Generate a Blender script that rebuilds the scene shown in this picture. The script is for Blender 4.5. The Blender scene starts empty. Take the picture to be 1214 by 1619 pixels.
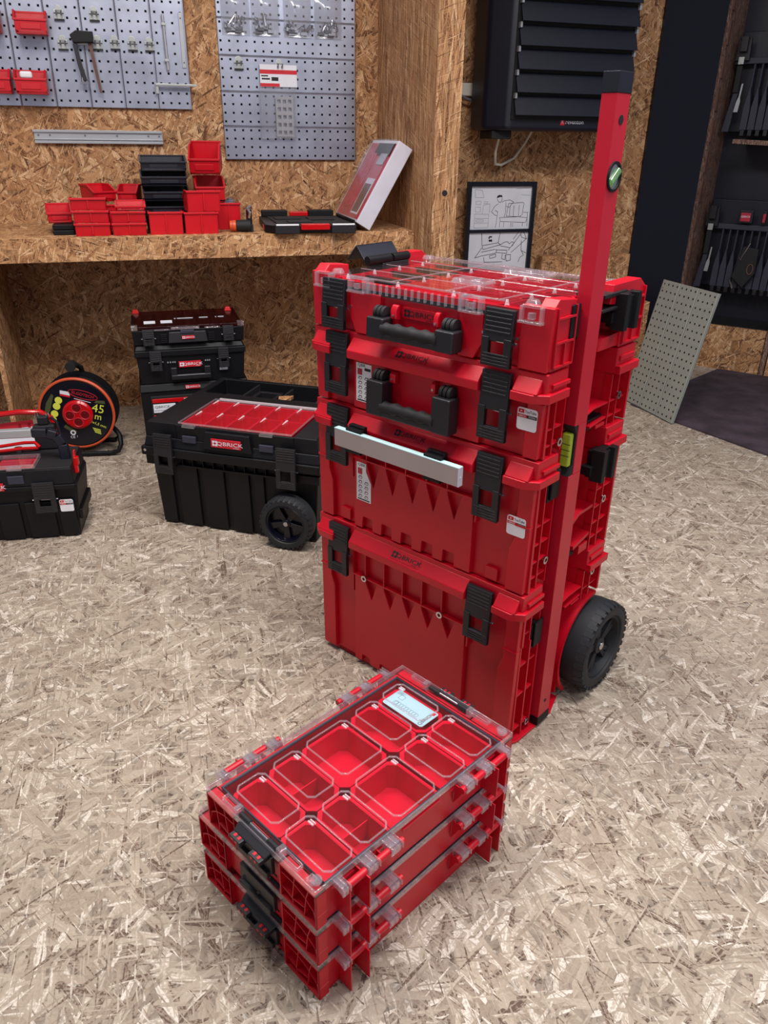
import bpy, bmesh, math, random
from mathutils import Vector, Matrix
R = math.radians
PI = math.pi
random.seed(7)
sc = bpy.context.scene
C = sc.collection

# ---------------------------------------------------------------- camera
cam = bpy.data.cameras.new('camera')
cam.sensor_fit = 'VERTICAL'; cam.sensor_height = 36.0
cam.lens = 36.0 * 1216.4 / 1619.0
cam.clip_start = 0.02
camo = bpy.data.objects.new('camera', cam); C.objects.link(camo)
p_, r_ = 0.4531, 0.0134
F_ = Vector((0, math.cos(p_), -math.sin(p_))); R_ = Vector((1, 0, 0)); U_ = R_.cross(F_)
R2 = math.cos(r_) * R_ + math.sin(r_) * U_; U2 = -math.sin(r_) * R_ + math.cos(r_) * U_
m = Matrix((R2, U2, -F_)).transposed().to_4x4(); m.translation = (0, 0, 1.2154)
camo.matrix_world = m
sc.camera = camo

# ---------------------------------------------------------------- world, lamps, exposure
wd = bpy.data.worlds.new('world'); sc.world = wd; wd.use_nodes = True
bg = wd.node_tree.nodes['Background']
bg.inputs[0].default_value = (0.70, 0.72, 0.85, 1); bg.inputs[1].default_value = 0.26
def area(name, loc, size, power, col, target=None, spread=180):
    l = bpy.data.lights.new(name, 'AREA'); l.shape = 'RECTANGLE'; l.size, l.size_y = size
    l.energy = power; l.color = col; l.spread = R(spread)
    o = bpy.data.objects.new(name, l); C.objects.link(o); o.location = loc
    if target: o.rotation_euler = (Vector(target) - Vector(loc)).to_track_quat('-Z', 'Y').to_euler()
    return o
area('ceiling_lamp', (0.5, 1.2, 2.9), (1.5, 0.35), 74, (1, 0.97, 0.96))
area('ceiling_lamp', (-0.9, 1.6, 2.9), (0.35, 1.5), 52, (1, 0.93, 0.86))
area('ceiling_lamp', (1.6, 2.0, 2.9), (0.35, 1.0), 12, (1, 0.95, 0.95))
area('ceiling_lamp', (1.9, -0.3, 2.9), (0.4, 1.5), 42, (0.94, 0.97, 1))
area('front_fill', (-1.2, -3.6, 1.3), (2.0, 2.2), 18, (0.95, 0.95, 1), (-0.3, 3.0, 0.7))  # added fill, no door seen: lifts front faces and the space under the bench
sc.view_settings.view_transform = 'Standard'
sc.view_settings.look = 'None'
sc.view_settings.exposure = 0.0
sc.view_settings.gamma = 1.0
sc.view_settings.use_curve_mapping = False

# ---------------------------------------------------------------- frames
A17 = R(17)
O3 = Vector((-1.32, 3.645, 0))
wv = Vector((math.cos(A17), math.sin(A17), 0)); nv = Vector((math.sin(A17), -math.cos(A17), 0))
def RM(s, d, z=0): return O3 + wv * s + nv * d + Vector((0, 0, z))

# ---------------------------------------------------------------- materials
def lin(c):
    return tuple(((x / 255) / 12.92 if x / 255 <= 0.04045 else ((x / 255 + 0.055) / 1.055) ** 2.4) for x in c)
M = {}
def plastic(name, rgb, rough=0.4, metal=0.0, var=0.06, bump=0.0, bscale=400, spec=0.5):
    mt = bpy.data.materials.new(name); mt.use_nodes = True; nt = mt.node_tree; b = nt.nodes['Principled BSDF']
    b.inputs['Roughness'].default_value = rough; b.inputs['Metallic'].default_value = metal
    b.inputs['Specular IOR Level'].default_value = spec
    c = lin(rgb)
    tc = nt.nodes.new('ShaderNodeTexCoord'); nz = nt.nodes.new('ShaderNodeTexNoise'); nz.inputs['Scale'].default_value = 9; nz.inputs['Detail'].default_value = 5
    nt.links.new(tc.outputs['Object'], nz.inputs['Vector'])
    rp = nt.nodes.new('ShaderNodeValToRGB')
    rp.color_ramp.elements[0].position = 0.3; rp.color_ramp.elements[1].position = 0.7
    rp.color_ramp.elements[0].color = (*[x * (1 - var) for x in c], 1); rp.color_ramp.elements[1].color = (*[min(1, x * (1 + var)) for x in c], 1)
    nt.links.new(nz.outputs['Fac'], rp.inputs[0]); nt.links.new(rp.outputs[0], b.inputs['Base Color'])
    if bump:
        n2 = nt.nodes.new('ShaderNodeTexNoise'); n2.inputs['Scale'].default_value = bscale; nt.links.new(tc.outputs['Object'], n2.inputs['Vector'])
        bp = nt.nodes.new('ShaderNodeBump'); bp.inputs['Strength'].default_value = bump; bp.inputs['Distance'].default_value = 0.001
        nt.links.new(n2.outputs['Fac'], bp.inputs['Height']); nt.links.new(bp.outputs[0], b.inputs['Normal'])
    M[name] = mt; return mt
plastic('red', (190, 0, 30), 0.40, bump=0.12, bscale=900)
plastic('red_bin', (204, 2, 40), 0.28)
plastic('red_shelf', (196, 8, 28), 0.42)
plastic('red_level', (188, 20, 44), 0.38, bump=0.05)
plastic('red_gloss', (190, 10, 18), 0.2)
plastic('red_dark', (110, 6, 14), 0.3)
plastic('orange', (206, 82, 44), 0.4)
plastic('black', (12, 12, 16), 0.5, bump=0.25, bscale=700, spec=0.3)
plastic('black_latch', (25, 24, 29), 0.45, bump=0.1)
plastic('black_soft', (17, 16, 20), 0.7)
plastic('rubber', (30, 32, 37), 0.65, bump=0.2)
plastic('black_gloss', (12, 14, 27), 0.22)
plastic('navy', (14, 17, 32), 0.45)
plastic('grey_fin', (46, 47, 62), 0.6)
plastic('white', (232, 232, 236), 0.5)
plastic('paper', (222, 224, 232), 0.6)
plastic('card_blue', (168, 204, 212), 0.4)
plastic('ink', (18, 18, 20), 0.6)
plastic('ink_grey', (96, 98, 108), 0.6)
plastic('ink_red', (200, 20, 40), 0.5)
plastic('pink_red', (178, 40, 62), 0.4)
plastic('yellow', (214, 220, 80), 0.5)
plastic('olive', (70, 74, 40), 0.6)
plastic('chrome', (205, 205, 210), 0.2, 1.0)
plastic('steel_clip', (196, 200, 196), 0.3, 0.6)
plastic('galv', (170, 174, 190), 0.36, 0.85, var=0.16)
plastic('galv_dark', (150, 153, 146), 0.45, 0.2, var=0.05)
plastic('alu', (176, 178, 182), 0.38, 0.5)
plastic('bar_grey', (168, 156, 154), 0.4, 0.15)
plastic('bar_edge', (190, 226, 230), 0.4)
plastic('carton', (216, 214, 226), 0.5)
plastic('dark_backing', (34, 34, 42), 0.8)
plastic('carpet', (62, 50, 58), 0.95, var=0.45, bump=1.0, bscale=260)
plastic('cable_white', (210, 205, 190), 0.5)
plastic('wood_dark', (104, 72, 62), 0.7, var=0.25)
def clear(name, tint, ior=1.45, haze=0.0, rough=0.05, hazecol=(1, 1, 1)):
    mt = bpy.data.materials.new(name); mt.use_nodes = True; nt = mt.node_tree
    nt.nodes.remove(nt.nodes['Principled BSDF']); out = nt.nodes['Material Output']
    tr = nt.nodes.new('ShaderNodeBsdfTransparent'); tr.inputs[0].default_value = (*tint, 1)
    gl = nt.nodes.new('ShaderNodeBsdfGlossy'); gl.inputs['Roughness'].default_value = rough
    lw = nt.nodes.new('ShaderNodeLayerWeight'); pw = nt.nodes.new('ShaderNodeMath'); pw.operation = 'POWER'; pw.inputs[1].default_value = 4.0
    nt.links.new(lw.outputs['Facing'], pw.inputs[0]); fr = nt.nodes.new('ShaderNodeMath'); fr.operation = 'MULTIPLY_ADD'
    f0 = ((ior - 1) / (ior + 1)) ** 2; fr.inputs[1].default_value = 0.45; fr.inputs[2].default_value = f0; nt.links.new(pw.outputs[0], fr.inputs[0])
    tc = nt.nodes.new('ShaderNodeTexCoord'); nz = nt.nodes.new('ShaderNodeTexNoise'); nz.inputs['Scale'].default_value = 25
    nt.links.new(tc.outputs['Object'], nz.inputs['Vector'])
    bp = nt.nodes.new('ShaderNodeBump'); bp.inputs['Strength'].default_value = 0.08; bp.inputs['Distance'].default_value = 0.002
    nt.links.new(nz.outputs['Fac'], bp.inputs['Height']); nt.links.new(bp.outputs[0], gl.inputs['Normal'])
    df = nt.nodes.new('ShaderNodeBsdfTranslucent'); df.inputs[0].default_value = (*hazecol, 1)
    d2 = nt.nodes.new('ShaderNodeBsdfDiffuse'); d2.inputs[0].default_value = (*hazecol, 1)
    ad = nt.nodes.new('ShaderNodeMixShader'); ad.inputs[0].default_value = 0.5
    nt.links.new(df.outputs[0], ad.inputs[1]); nt.links.new(d2.outputs[0], ad.inputs[2])
    m1 = nt.nodes.new('ShaderNodeMixShader'); m1.inputs[0].default_value = haze
    nt.links.new(tr.outputs[0], m1.inputs[1]); nt.links.new(ad.outputs[0], m1.inputs[2])
    m2 = nt.nodes.new('ShaderNodeMixShader'); nt.links.new(fr.outputs[0], m2.inputs[0])
    nt.links.new(m1.outputs[0], m2.inputs[1]); nt.links.new(gl.outputs[0], m2.inputs[2])
    nt.links.new(m2.outputs[0], out.inputs[0]); M[name] = mt; return mt
clear('clear_lid', (0.985, 0.975, 0.985), 1.25, 0.008, 0.04)
clear('clear_edge', (0.97, 0.94, 0.97), 2.3, 0.14, 0.06, (1, 0.95, 1))  # white haze stands in for highlights on clips and lid edges
clear('clear_line', (0.97, 0.95, 0.97), 2.0, 0.16, 0.08, (1, 0.95, 1))  # haze whitens the ring lines as painted edge highlights
clear('clear_glint', (1, 1, 1), 2.0, 0.75, 0.08, (1, 0.98, 1))  # strong white haze, painting highlights onto clear parts
clear('clear_red', (0.45, 0.08, 0.12), 1.4, 0.05, 0.1, (0.5, 0.05, 0.08))
clear('film', (0.97, 0.97, 0.98), 1.7, 0.07, 0.16)
clear('vial', (0.85, 1, 0.3), 1.45, 0.75, 0.08, (0.78, 0.95, 0.12))
clear('vial_green', (0.5, 0.75, 0.45), 1.45, 0.3, 0.08, (0.5, 0.8, 0.45))

def osb(name, ramp, ln=0.075, wd_=0.013, angles=(0, 28, 63, 95, 128, 158), bump=0.35, rough=0.72, gain=0.55, sliver=0.89):
    mt = bpy.data.materials.new(name); mt.use_nodes = True; nt = mt.node_tree; N = nt.nodes; L = nt.links
    b = N['Principled BSDF']; b.inputs['Roughness'].default_value = rough; b.inputs['Specular IOR Level'].default_value = 0.3
    uv = N.new('ShaderNodeUVMap'); uv.uv_map = 'UVMap'
    wn = N.new('ShaderNodeTexNoise'); wn.inputs['Scale'].default_value = 11; wn.inputs['Detail'].default_value = 2
    L.new(uv.outputs[0], wn.inputs['Vector'])
    ws = N.new('ShaderNodeVectorMath'); ws.operation = 'MULTIPLY_ADD'; ws.inputs[1].default_value = (0.010, 0.010, 0); L.new(wn.outputs['Color'], ws.inputs[0]); L.new(uv.outputs[0], ws.inputs[2])
    best = tone = None
    for i, a in enumerate(angles):
        k = 1.0 + 0.35 * ((i * 37) % 5 - 2) / 2
        rot = N.new('ShaderNodeMapping'); rot.inputs['Rotation'].default_value = (0, 0, R(a)); rot.inputs['Location'].default_value = (3.1 * i, 7.7 * i, 0)
        L.new(ws.outputs[0], rot.inputs['Vector'])
        mp = N.new('ShaderNodeVectorMath'); mp.operation = 'MULTIPLY'; mp.inputs[1].default_value = (1 / (ln * k), 1 / (wd_ * k), 0); L.new(rot.outputs[0], mp.inputs[0])
        vo = N.new('ShaderNodeTexVoronoi'); vo.voronoi_dimensions = '2D'; vo.inputs['Scale'].default_value = 1; L.new(mp.outputs[0], vo.inputs['Vector'])
        sp = N.new('ShaderNodeSeparateColor'); L.new(vo.outputs['Color'], sp.inputs[0])
        gm = N.new('ShaderNodeVectorMath'); gm.operation = 'MULTIPLY'; gm.inputs[1].default_value = (7, 330, 0); L.new(rot.outputs[0], gm.inputs[0])
        gn = N.new('ShaderNodeTexNoise'); gn.noise_dimensions = '2D'; gn.inputs['Scale'].default_value = 1; gn.inputs['Detail'].default_value = 2; L.new(gm.outputs[0], gn.inputs['Vector'])
        tn = N.new('ShaderNodeMath'); tn.operation = 'MULTIPLY_ADD'; tn.inputs[1].default_value = gain; L.new(gn.outputs['Fac'], tn.inputs[0]); L.new(sp.outputs[1], tn.inputs[2])
        t2 = N.new('ShaderNodeMath'); t2.operation = 'SUBTRACT'; t2.inputs[1].default_value = gain / 2; L.new(tn.outputs[0], t2.inputs[0])
        # height: random rank of the flake, falling off a little towards its rim
        hh = N.new('ShaderNodeMath'); hh.operation = 'MULTIPLY_ADD'; hh.inputs[1].default_value = -0.35; L.new(vo.outputs['Distance'], hh.inputs[0]); L.new(sp.outputs[0], hh.inputs[2])
        if best is None: best, tone = hh.outputs[0], t2.outputs[0]
        else:
            gt = N.new('ShaderNodeMath'); gt.operation = 'GREATER_THAN'; L.new(hh.outputs[0], gt.inputs[0]); L.new(best, gt.inputs[1])
            mx = N.new('ShaderNodeMix'); mx.data_type = 'FLOAT'; L.new(gt.outputs[0], mx.inputs[0]); L.new(tone, mx.inputs[2]); L.new(t2.outputs[0], mx.inputs[3]); tone = mx.outputs[0]
            mm = N.new('ShaderNodeMath'); mm.operation = 'MAXIMUM'; L.new(best, mm.inputs[0]); L.new(hh.outputs[0], mm.inputs[1]); best = mm.outputs[0]
    for i, a in enumerate((angles[0] + 12, angles[2] + 9, angles[-1] - 14, angles[1] + 70)):   # sparse thin slivers on top
        rot = N.new('ShaderNodeMapping'); rot.inputs['Rotation'].default_value = (0, 0, R(a)); rot.inputs['Location'].default_value = (1.7 * i + 20, 4.3 * i, 0)
        L.new(ws.outputs[0], rot.inputs['Vector'])
        mp = N.new('ShaderNodeVectorMath'); mp.operation = 'MULTIPLY'; k = (1.0, 0.6, 1.5, 0.8)[i]; mp.inputs[1].default_value = (1 / (ln * 0.55 * k), 1 / (wd_ * 0.24 * k), 0); L.new(rot.outputs[0], mp.inputs[0])
        vo = N.new('ShaderNodeTexVoronoi'); vo.voronoi_dimensions = '2D'; vo.inputs['Scale'].default_value = 1; L.new(mp.outputs[0], vo.inputs['Vector'])
        sp = N.new('ShaderNodeSeparateColor'); L.new(vo.outputs['Color'], sp.inputs[0])
        gt = N.new('ShaderNodeMath'); gt.operation = 'GREATER_THAN'; gt.inputs[1].default_value = sliver; L.new(sp.outputs[0], gt.inputs[0])
        mx = N.new('ShaderNodeMix'); mx.data_type = 'FLOAT'; L.new(gt.outputs[0], mx.inputs[0]); L.new(tone, mx.inputs[2]); L.new(sp.outputs[1], mx.inputs[3]); tone = mx.outputs[0]
    fn = N.new('ShaderNodeTexNoise'); fn.noise_dimensions = '2D'; fn.inputs['Scale'].default_value = 210; fn.inputs['Detail'].default_value = 3; L.new(uv.outputs[0], fn.inputs['Vector'])
    fm = N.new('ShaderNodeMath'); fm.operation = 'MULTIPLY_ADD'; fm.inputs[1].default_value = 0.5; L.new(fn.outputs['Fac'], fm.inputs[0]); L.new(tone, fm.inputs[2])
    fs = N.new('ShaderNodeMath'); fs.operation = 'SUBTRACT'; fs.inputs[1].default_value = 0.25; L.new(fm.outputs[0], fs.inputs[0]); tone = fs.outputs[0]
    rp = N.new('ShaderNodeValToRGB'); el = rp.color_ramp.elements
    el[0].position, el[0].color = ramp[0][0], (*lin(ramp[0][1]), 1); el[1].position, el[1].color = ramp[-1][0], (*lin(ramp[-1][1]), 1)
    for pos, col in ramp[1:-1]:
        e = el.new(pos); e.color = (*lin(col), 1)
    L.new(tone, rp.inputs[0])
    # gaps between flakes are darker
    gp = N.new('ShaderNodeMapRange'); gp.inputs[1].default_value = 0.45; gp.inputs[2].default_value = 0.72; gp.inputs[3].default_value = 0.62; gp.inputs[4].default_value = 1.0
    L.new(best, gp.inputs[0])
    ml = N.new('ShaderNodeMix'); ml.data_type = 'RGBA'; ml.blend_type = 'MULTIPLY'; ml.inputs[0].default_value = 1
    L.new(rp.outputs[0], ml.inputs[6]); L.new(gp.outputs[0], ml.inputs[7]); L.new(ml.outputs[2], b.inputs['Base Color'])
    bp = N.new('ShaderNodeBump'); bp.inputs['Strength'].default_value = bump; bp.inputs['Distance'].default_value = 0.002
    bh = N.new('ShaderNodeMath'); bh.operation = 'MULTIPLY_ADD'; bh.inputs[1].default_value = 0.3; L.new(tone, bh.inputs[0]); L.new(best, bh.inputs[2])
    L.new(bh.outputs[0], bp.inputs['Height']); L.new(bp.outputs[0], b.inputs['Normal'])
    M[name] = mt; return mt
FL = [(0.0, (94, 76, 64)), (0.035, (122, 103, 90)), (0.12, (143, 127, 112)), (0.42, (157, 142, 126)), (0.8, (172, 158, 141)), (0.93, (187, 174, 159)), (1.0, (210, 200, 188))]
WL = [(0.0, (84, 50, 32)), (0.06, (122, 80, 52)), (0.2, (152, 108, 72)), (0.5, (172, 126, 86)), (0.8, (188, 144, 102)), (1.0, (216, 180, 140))]
osb('osb_floor', FL, 0.078, 0.0135, (0, 22, 49, 70, 95, 118, 141, 162))
osb('osb_wall', WL, 0.080, 0.0165, (20, 48, 70, 88, 104, 128, 165))
osb('osb_wing', WL, 0.16, 0.010, (82, 88, 92, 97, 78, 102), gain=0.5)
osb('osb_bench', [(a, tuple(min(255, int(x * 1.04)) for x in c)) for a, c in WL], 0.075, 0.014, (5, 40, 75, 100, 140, 165))
osb('osb_edge', [(0.0, (86, 60, 52)), (0.5, (122, 92, 80)), (1.0, (170, 140, 124))], 0.03, 0.006, (85, 95, 90, 80))

# ---------------------------------------------------------------- mesh builder
class MB:
    def __init__(s): s.v = []; s.f = []; s.T = None
    def pt(s, p):
        p = Vector(p)
        if s.T is not None: p = s.T @ p
        s.v.append(p); return len(s.v) - 1
    def hexa(s, b, t):                      # four bottom, four top points
        i = [s.pt(p) for p in b] + [s.pt(p) for p in t]
        s.f += [(i[3], i[2], i[1], i[0]), (i[4], i[5], i[6], i[7])]
        for k in range(4): s.f.append((i[k], i[(k + 1) % 4], i[4 + (k + 1) % 4], i[4 + k]))
        return s
    def box(s, x0, x1, y0, y1, z0, z1, ti=0.0):  # ti: the top shrinks by ti on every side
        return s.hexa([(x0, y0, z0), (x1, y0, z0), (x1, y1, z0), (x0, y1, z0)],
                      [(x0 + ti, y0 + ti, z1), (x1 - ti, y0 + ti, z1), (x1 - ti, y1 - ti, z1), (x0 + ti, y1 - ti, z1)])
    def prism(s, poly, ax, a, b):           # polygon extruded along ax
        def P(u, v, w): return {'x': (w, u, v), 'y': (u, w, v), 'z': (u, v, w)}[ax]
        n = len(poly); i = [s.pt(P(u, v, a)) for u, v in poly] + [s.pt(P(u, v, b)) for u, v in poly]
        s.f += [tuple(range(i[0] + n - 1, i[0] - 1, -1)), tuple(range(i[n], i[n] + n))]
        for k in range(n): s.f.append((i[k], i[(k + 1) % n], i[n + (k + 1) % n], i[n + k]))
        return s
    def cyl(s, c, ax, r, h, n=20, r2=None):
        r2 = r if r2 is None else r2; c = Vector(c)
        d = {'x': (Vector((0, 1, 0)), Vector((0, 0, 1)), Vector((1, 0, 0))), 'y': (Vector((0, 0, 1)), Vector((1, 0, 0)), Vector((0, 1, 0))), 'z': (Vector((1, 0, 0)), Vector((0, 1, 0)), Vector((0, 0, 1)))}[ax]
        i = []
        for rr, hh in ((r, 0), (r2, h)):
            for k in range(n):
                a = 2 * PI * k / n; i.append(s.pt(c + d[0] * math.cos(a) * rr + d[1] * math.sin(a) * rr + d[2] * hh))
        s.f += [tuple(i[n - 1::-1]), tuple(i[n:])]
        for k in range(n): s.f.append((i[k], i[(k + 1) % n], i[n + (k + 1) % n], i[n + k]))
        return s
    def lathe(s, prof, c, ax, n=40, closed=True):   # prof (r, h)
        c = Vector(c); d = {'x': (Vector((0, 1, 0)), Vector((0, 0, 1)), Vector((1, 0, 0))), 'y': (Vector((0, 0, 1)), Vector((1, 0, 0)), Vector((0, 1, 0))), 'z': (Vector((1, 0, 0)), Vector((0, 1, 0)), Vector((0, 0, 1)))}[ax]
        rows = []
        for k in range(n):
            a = 2 * PI * k / n
            rows.append([s.pt(c + (d[0] * math.cos(a) + d[1] * math.sin(a)) * r + d[2] * h) for r, h in prof])
        m = len(prof)
        for k in range(n):
            A, B = rows[k], rows[(k + 1) % n]
            for j in range(m if closed else m - 1): s.f.append((A[j], B[j], B[(j + 1) % m], A[(j + 1) % m]))
        return s
    def tube(s, path, r, n=8, closed=False):
        path = [Vector(p) for p in path]; m = len(path); rings = []; up = None
        for k, p in enumerate(path):
            a = path[(k - 1) % m] if (closed or k > 0) else p; b = path[(k + 1) % m] if (closed or k < m - 1) else p
            t = (b - a).normalized()
            if up is None: up = t.orthogonal().normalized()
            up = (up - t * up.dot(t)).normalized(); sd = t.cross(up)
            rings.append([s.pt(p + (up * math.cos(2 * PI * j / n) + sd * math.sin(2 * PI * j / n)) * r) for j in range(n)])
        for k in range(m if closed else m - 1):
            A, B = rings[k], rings[(k + 1) % m]
            for j in range(n): s.f.append((A[j], A[(j + 1) % n], B[(j + 1) % n], B[j]))
        if not closed: s.f += [tuple(rings[0][::-1]), tuple(rings[-1])]
        return s
    def ring(s, outer, inner, z0, z1):      # frame between two polygons of equal length
        n = len(outer); q = [[s.pt((x, y, z)) for x, y in P] for P in (outer, inner) for z in (z0, z1)]
        o0, o1, i0, i1 = q
        for k in range(n):
            j = (k + 1) % n
            s.f += [(o0[k], o0[j], o1[j], o1[k]), (i0[j], i0[k], i1[k], i1[j]), (o1[k], o1[j], i1[j], i1[k]), (o0[j], o0[k], i0[k], i0[j])]
        return s
    def tub(s, top, bot, itop, ibot, z0, z1, t):   # open cup
        n = len(top); o0 = [s.pt((x, y, z0)) for x, y in bot]; o1 = [s.pt((x, y, z1)) for x, y in top]
        i1 = [s.pt((x, y, z1)) for x, y in itop]; i0 = [s.pt((x, y, z0 + t)) for x, y in ibot]
        for k in range(n):
            j = (k + 1) % n
            s.f += [(o0[k], o0[j], o1[j], o1[k]), (o1[k], o1[j], i1[j], i1[k]), (i0[j], i0[k], i1[k], i1[j])]
        s.f += [tuple(o0[::-1]), tuple(i0)]
        return s
    def poly(s, pts): s.f.append(tuple(s.pt(p) for p in pts)); return s
    def text(s, body, size, o, xd=(1, 0, 0), yd=(0, 0, 1), sx=1.0, align='CENTER'):
        vs, fs = textmesh(body, align); o, xd, yd = Vector(o), Vector(xd), Vector(yd); nd = xd.cross(yd)
        b0 = len(s.v)
        for v in vs: s.pt(o + xd * (v.x * size * sx) + yd * (v.y * size) + nd * (v.z * size))
        s.f += [tuple(b0 + i for i in f) for f in fs]; return s
    def build(s, name, mat, parent=None, bevel=0.0, ang=35, label=None, seg=2, kind=None):
        me = bpy.data.meshes.new(name); me.from_pydata([tuple(v) for v in s.v], [], s.f)
        bm = bmesh.new(); bm.from_mesh(me); bmesh.ops.recalc_face_normals(bm, faces=bm.faces)
        uv = bm.loops.layers.uv.new('UVMap')
        for f in bm.faces:
            n = f.normal; ax = max(range(3), key=lambda k: abs(n[k]))
            for l in f.loops:
                c = l.vert.co; l[uv].uv = (c.y, c.z) if ax == 0 else (c.x, c.z) if ax == 1 else (c.x, c.y)
        bm.to_mesh(me); bm.free()
        for p in me.polygons: p.use_smooth = True
        me.set_sharp_from_angle(angle=R(ang))
        me.materials.append(M[mat] if isinstance(mat, str) else mat)
        o = bpy.data.objects.new(name, me); C.objects.link(o)
        if parent: o.parent = parent
        if bevel:
            md = o.modifiers.new('bevel', 'BEVEL'); md.width = bevel; md.segments = seg; md.limit_method = 'ANGLE'; md.angle_limit = R(40); md.harden_normals = True
        if label: o['label'] = label
        if kind: o['kind'] = kind
        return o
_tx = {}
def textmesh(body, align):
    if (body, align) in _tx: return _tx[(body, align)]
    cu = bpy.data.curves.new('t', 'FONT'); cu.body = body; cu.align_x = align; cu.align_y = 'CENTER'; cu.size = 1.0; cu.extrude = 0.01; cu.resolution_u = 2
    o = bpy.data.objects.new('t', cu); C.objects.link(o); bpy.context.view_layer.update()
    e = o.evaluated_get(bpy.context.evaluated_depsgraph_get()); me = e.to_mesh()
    r = ([v.co.copy() for v in me.vertices], [tuple(p.vertices) for p in me.polygons])
    e.to_mesh_clear(); bpy.data.objects.remove(o); bpy.data.curves.remove(cu)
    _tx[(body, align)] = r; return r
def thing(name, label, cat, loc, rotz=0.0, group=None, rot=None):
    o = bpy.data.objects.new(name, None); o.empty_display_size = 0.05; C.objects.link(o)
    o.location = loc; o.rotation_euler = rot if rot else (0, 0, rotz); o['label'] = label; o['category'] = cat
    if group: o['group'] = group
    return o
def tag(o, label, cat, group=None):
    o['label'] = label; o['category'] = cat
    if group: o['group'] = group
    return o
def dup(root, loc, rotz=0.0, label=None, group=None, rot=None):
    r = root.copy(); C.objects.link(r); r.location = loc; r.rotation_euler = rot if rot else (0, 0, rotz)
    if label: r['label'] = label
    if group: r['group'] = group
    for ch in list(root.children):
        c = ch.copy(); C.objects.link(c); c.parent = r
        for g in list(ch.children):
            d = g.copy(); C.objects.link(d); d.parent = c
    return r
def room(mb_or_name, *a, **k): pass
def struct(name, mb, mat, bevel=0.0):
    o = mb.build(name, mat, bevel=bevel); o['kind'] = 'structure'; o.location = O3; o.rotation_euler = (0, 0, A17); return o

# ================================================================ structure (local x along the back wall, y = minus the distance from it)
struct('floor', MB().box(-1.6, 4.6, -5.2, 1.2, -0.05, 0), 'osb_floor')
struct('wall_back', MB().box(-1.6, 3.125, 0, 0.06, 0, 2.9), 'osb_wall')
wing = struct('wall_partition', MB().box(1.322, 1.424, -0.79, 0, 0, 2.9), 'osb_wing')
MB().cyl((1.372, -0.7915, 1.02), 'y', 0.011, 0.004, 16).build('screw_hole', 'black_soft', wing)
# black glossy panel between the bare wall and the corner cabinet
bp_ = struct('wall_right', MB().box(2.775, 3.13, -0.02, 0, 0.0, 2.9), 'black_gloss')

def RT(name, label, cat, s, d, z, rz=0.0, group=None):    # a thing placed in the room frame
    return thing(name, label, cat, RM(s, d, z), A17 + rz, group)

# ---------------------------------------------------------------- workbench under the wall
t = RT('workbench', 'long wooden workbench of thick strand board against the back wall', 'workbench', 0.5, 0.0, 0)
MB().box(-2.0, 0.82, -0.583, -0.003, 0.77, 0.858).build('worktop', 'osb_bench', t, 0.002)
MB().box(-0.905, -0.885, -0.52, -0.003, 0, 0.768).build('support_panel', 'osb_wall', t, 0.001)

# ---------------------------------------------------------------- black corner cabinet standing diagonally
DX = math.atan2(-0.788, 0.616)          # direction of its front in the room frame
t = thing('display_cabinet', 'tall black display cabinet with wooden edges across the right corner', 'cabinet', RM(3.29, 0.0), A17 + DX)
MB().box(-0.115, 1.3, 0.30, 0.33, 0, 2.5).build('back_panel', 'navy', t)
up = MB().box(-0.125, -0.098, -0.012, 0.30, 0, 2.5).build('upright', 'osb_edge', t, 0.001)
for i in range(14):
    z = 0.30 + i * 0.152
    MB().box(-0.100, -0.092, -0.013, 0.02, z, z + 0.11).build('edge_strip', 'wood_dark', up, 0.001)
MB().box(0.405, 0.43, -0.012, 0.30, 0, 0.34).build('upright', 'osb_edge', t, 0.001)
sh = MB(); sh.T = Matrix.Rotation(R(2.5), 4, 'Y'); sh.box(-0.03, 1.27, -0.008, 0.29, 1.208, 1.230); sh.build('shelf', 'osb_edge', t, 0.001)
MB().box(-0.095, 0.40, 0.0, 0.02, 0, 0.252).build('riser_panel', 'osb_wall', t, 0.001)
MB().box(0.435, 1.3, 0.0, 0.02, 0, 0.252).build('riser_panel', 'osb_wall', t, 0.001)
MB().box(-0.095, 1.3, 0.022, 0.29, 0.235, 0.25).build('base_board', 'black_soft', t)
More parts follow.
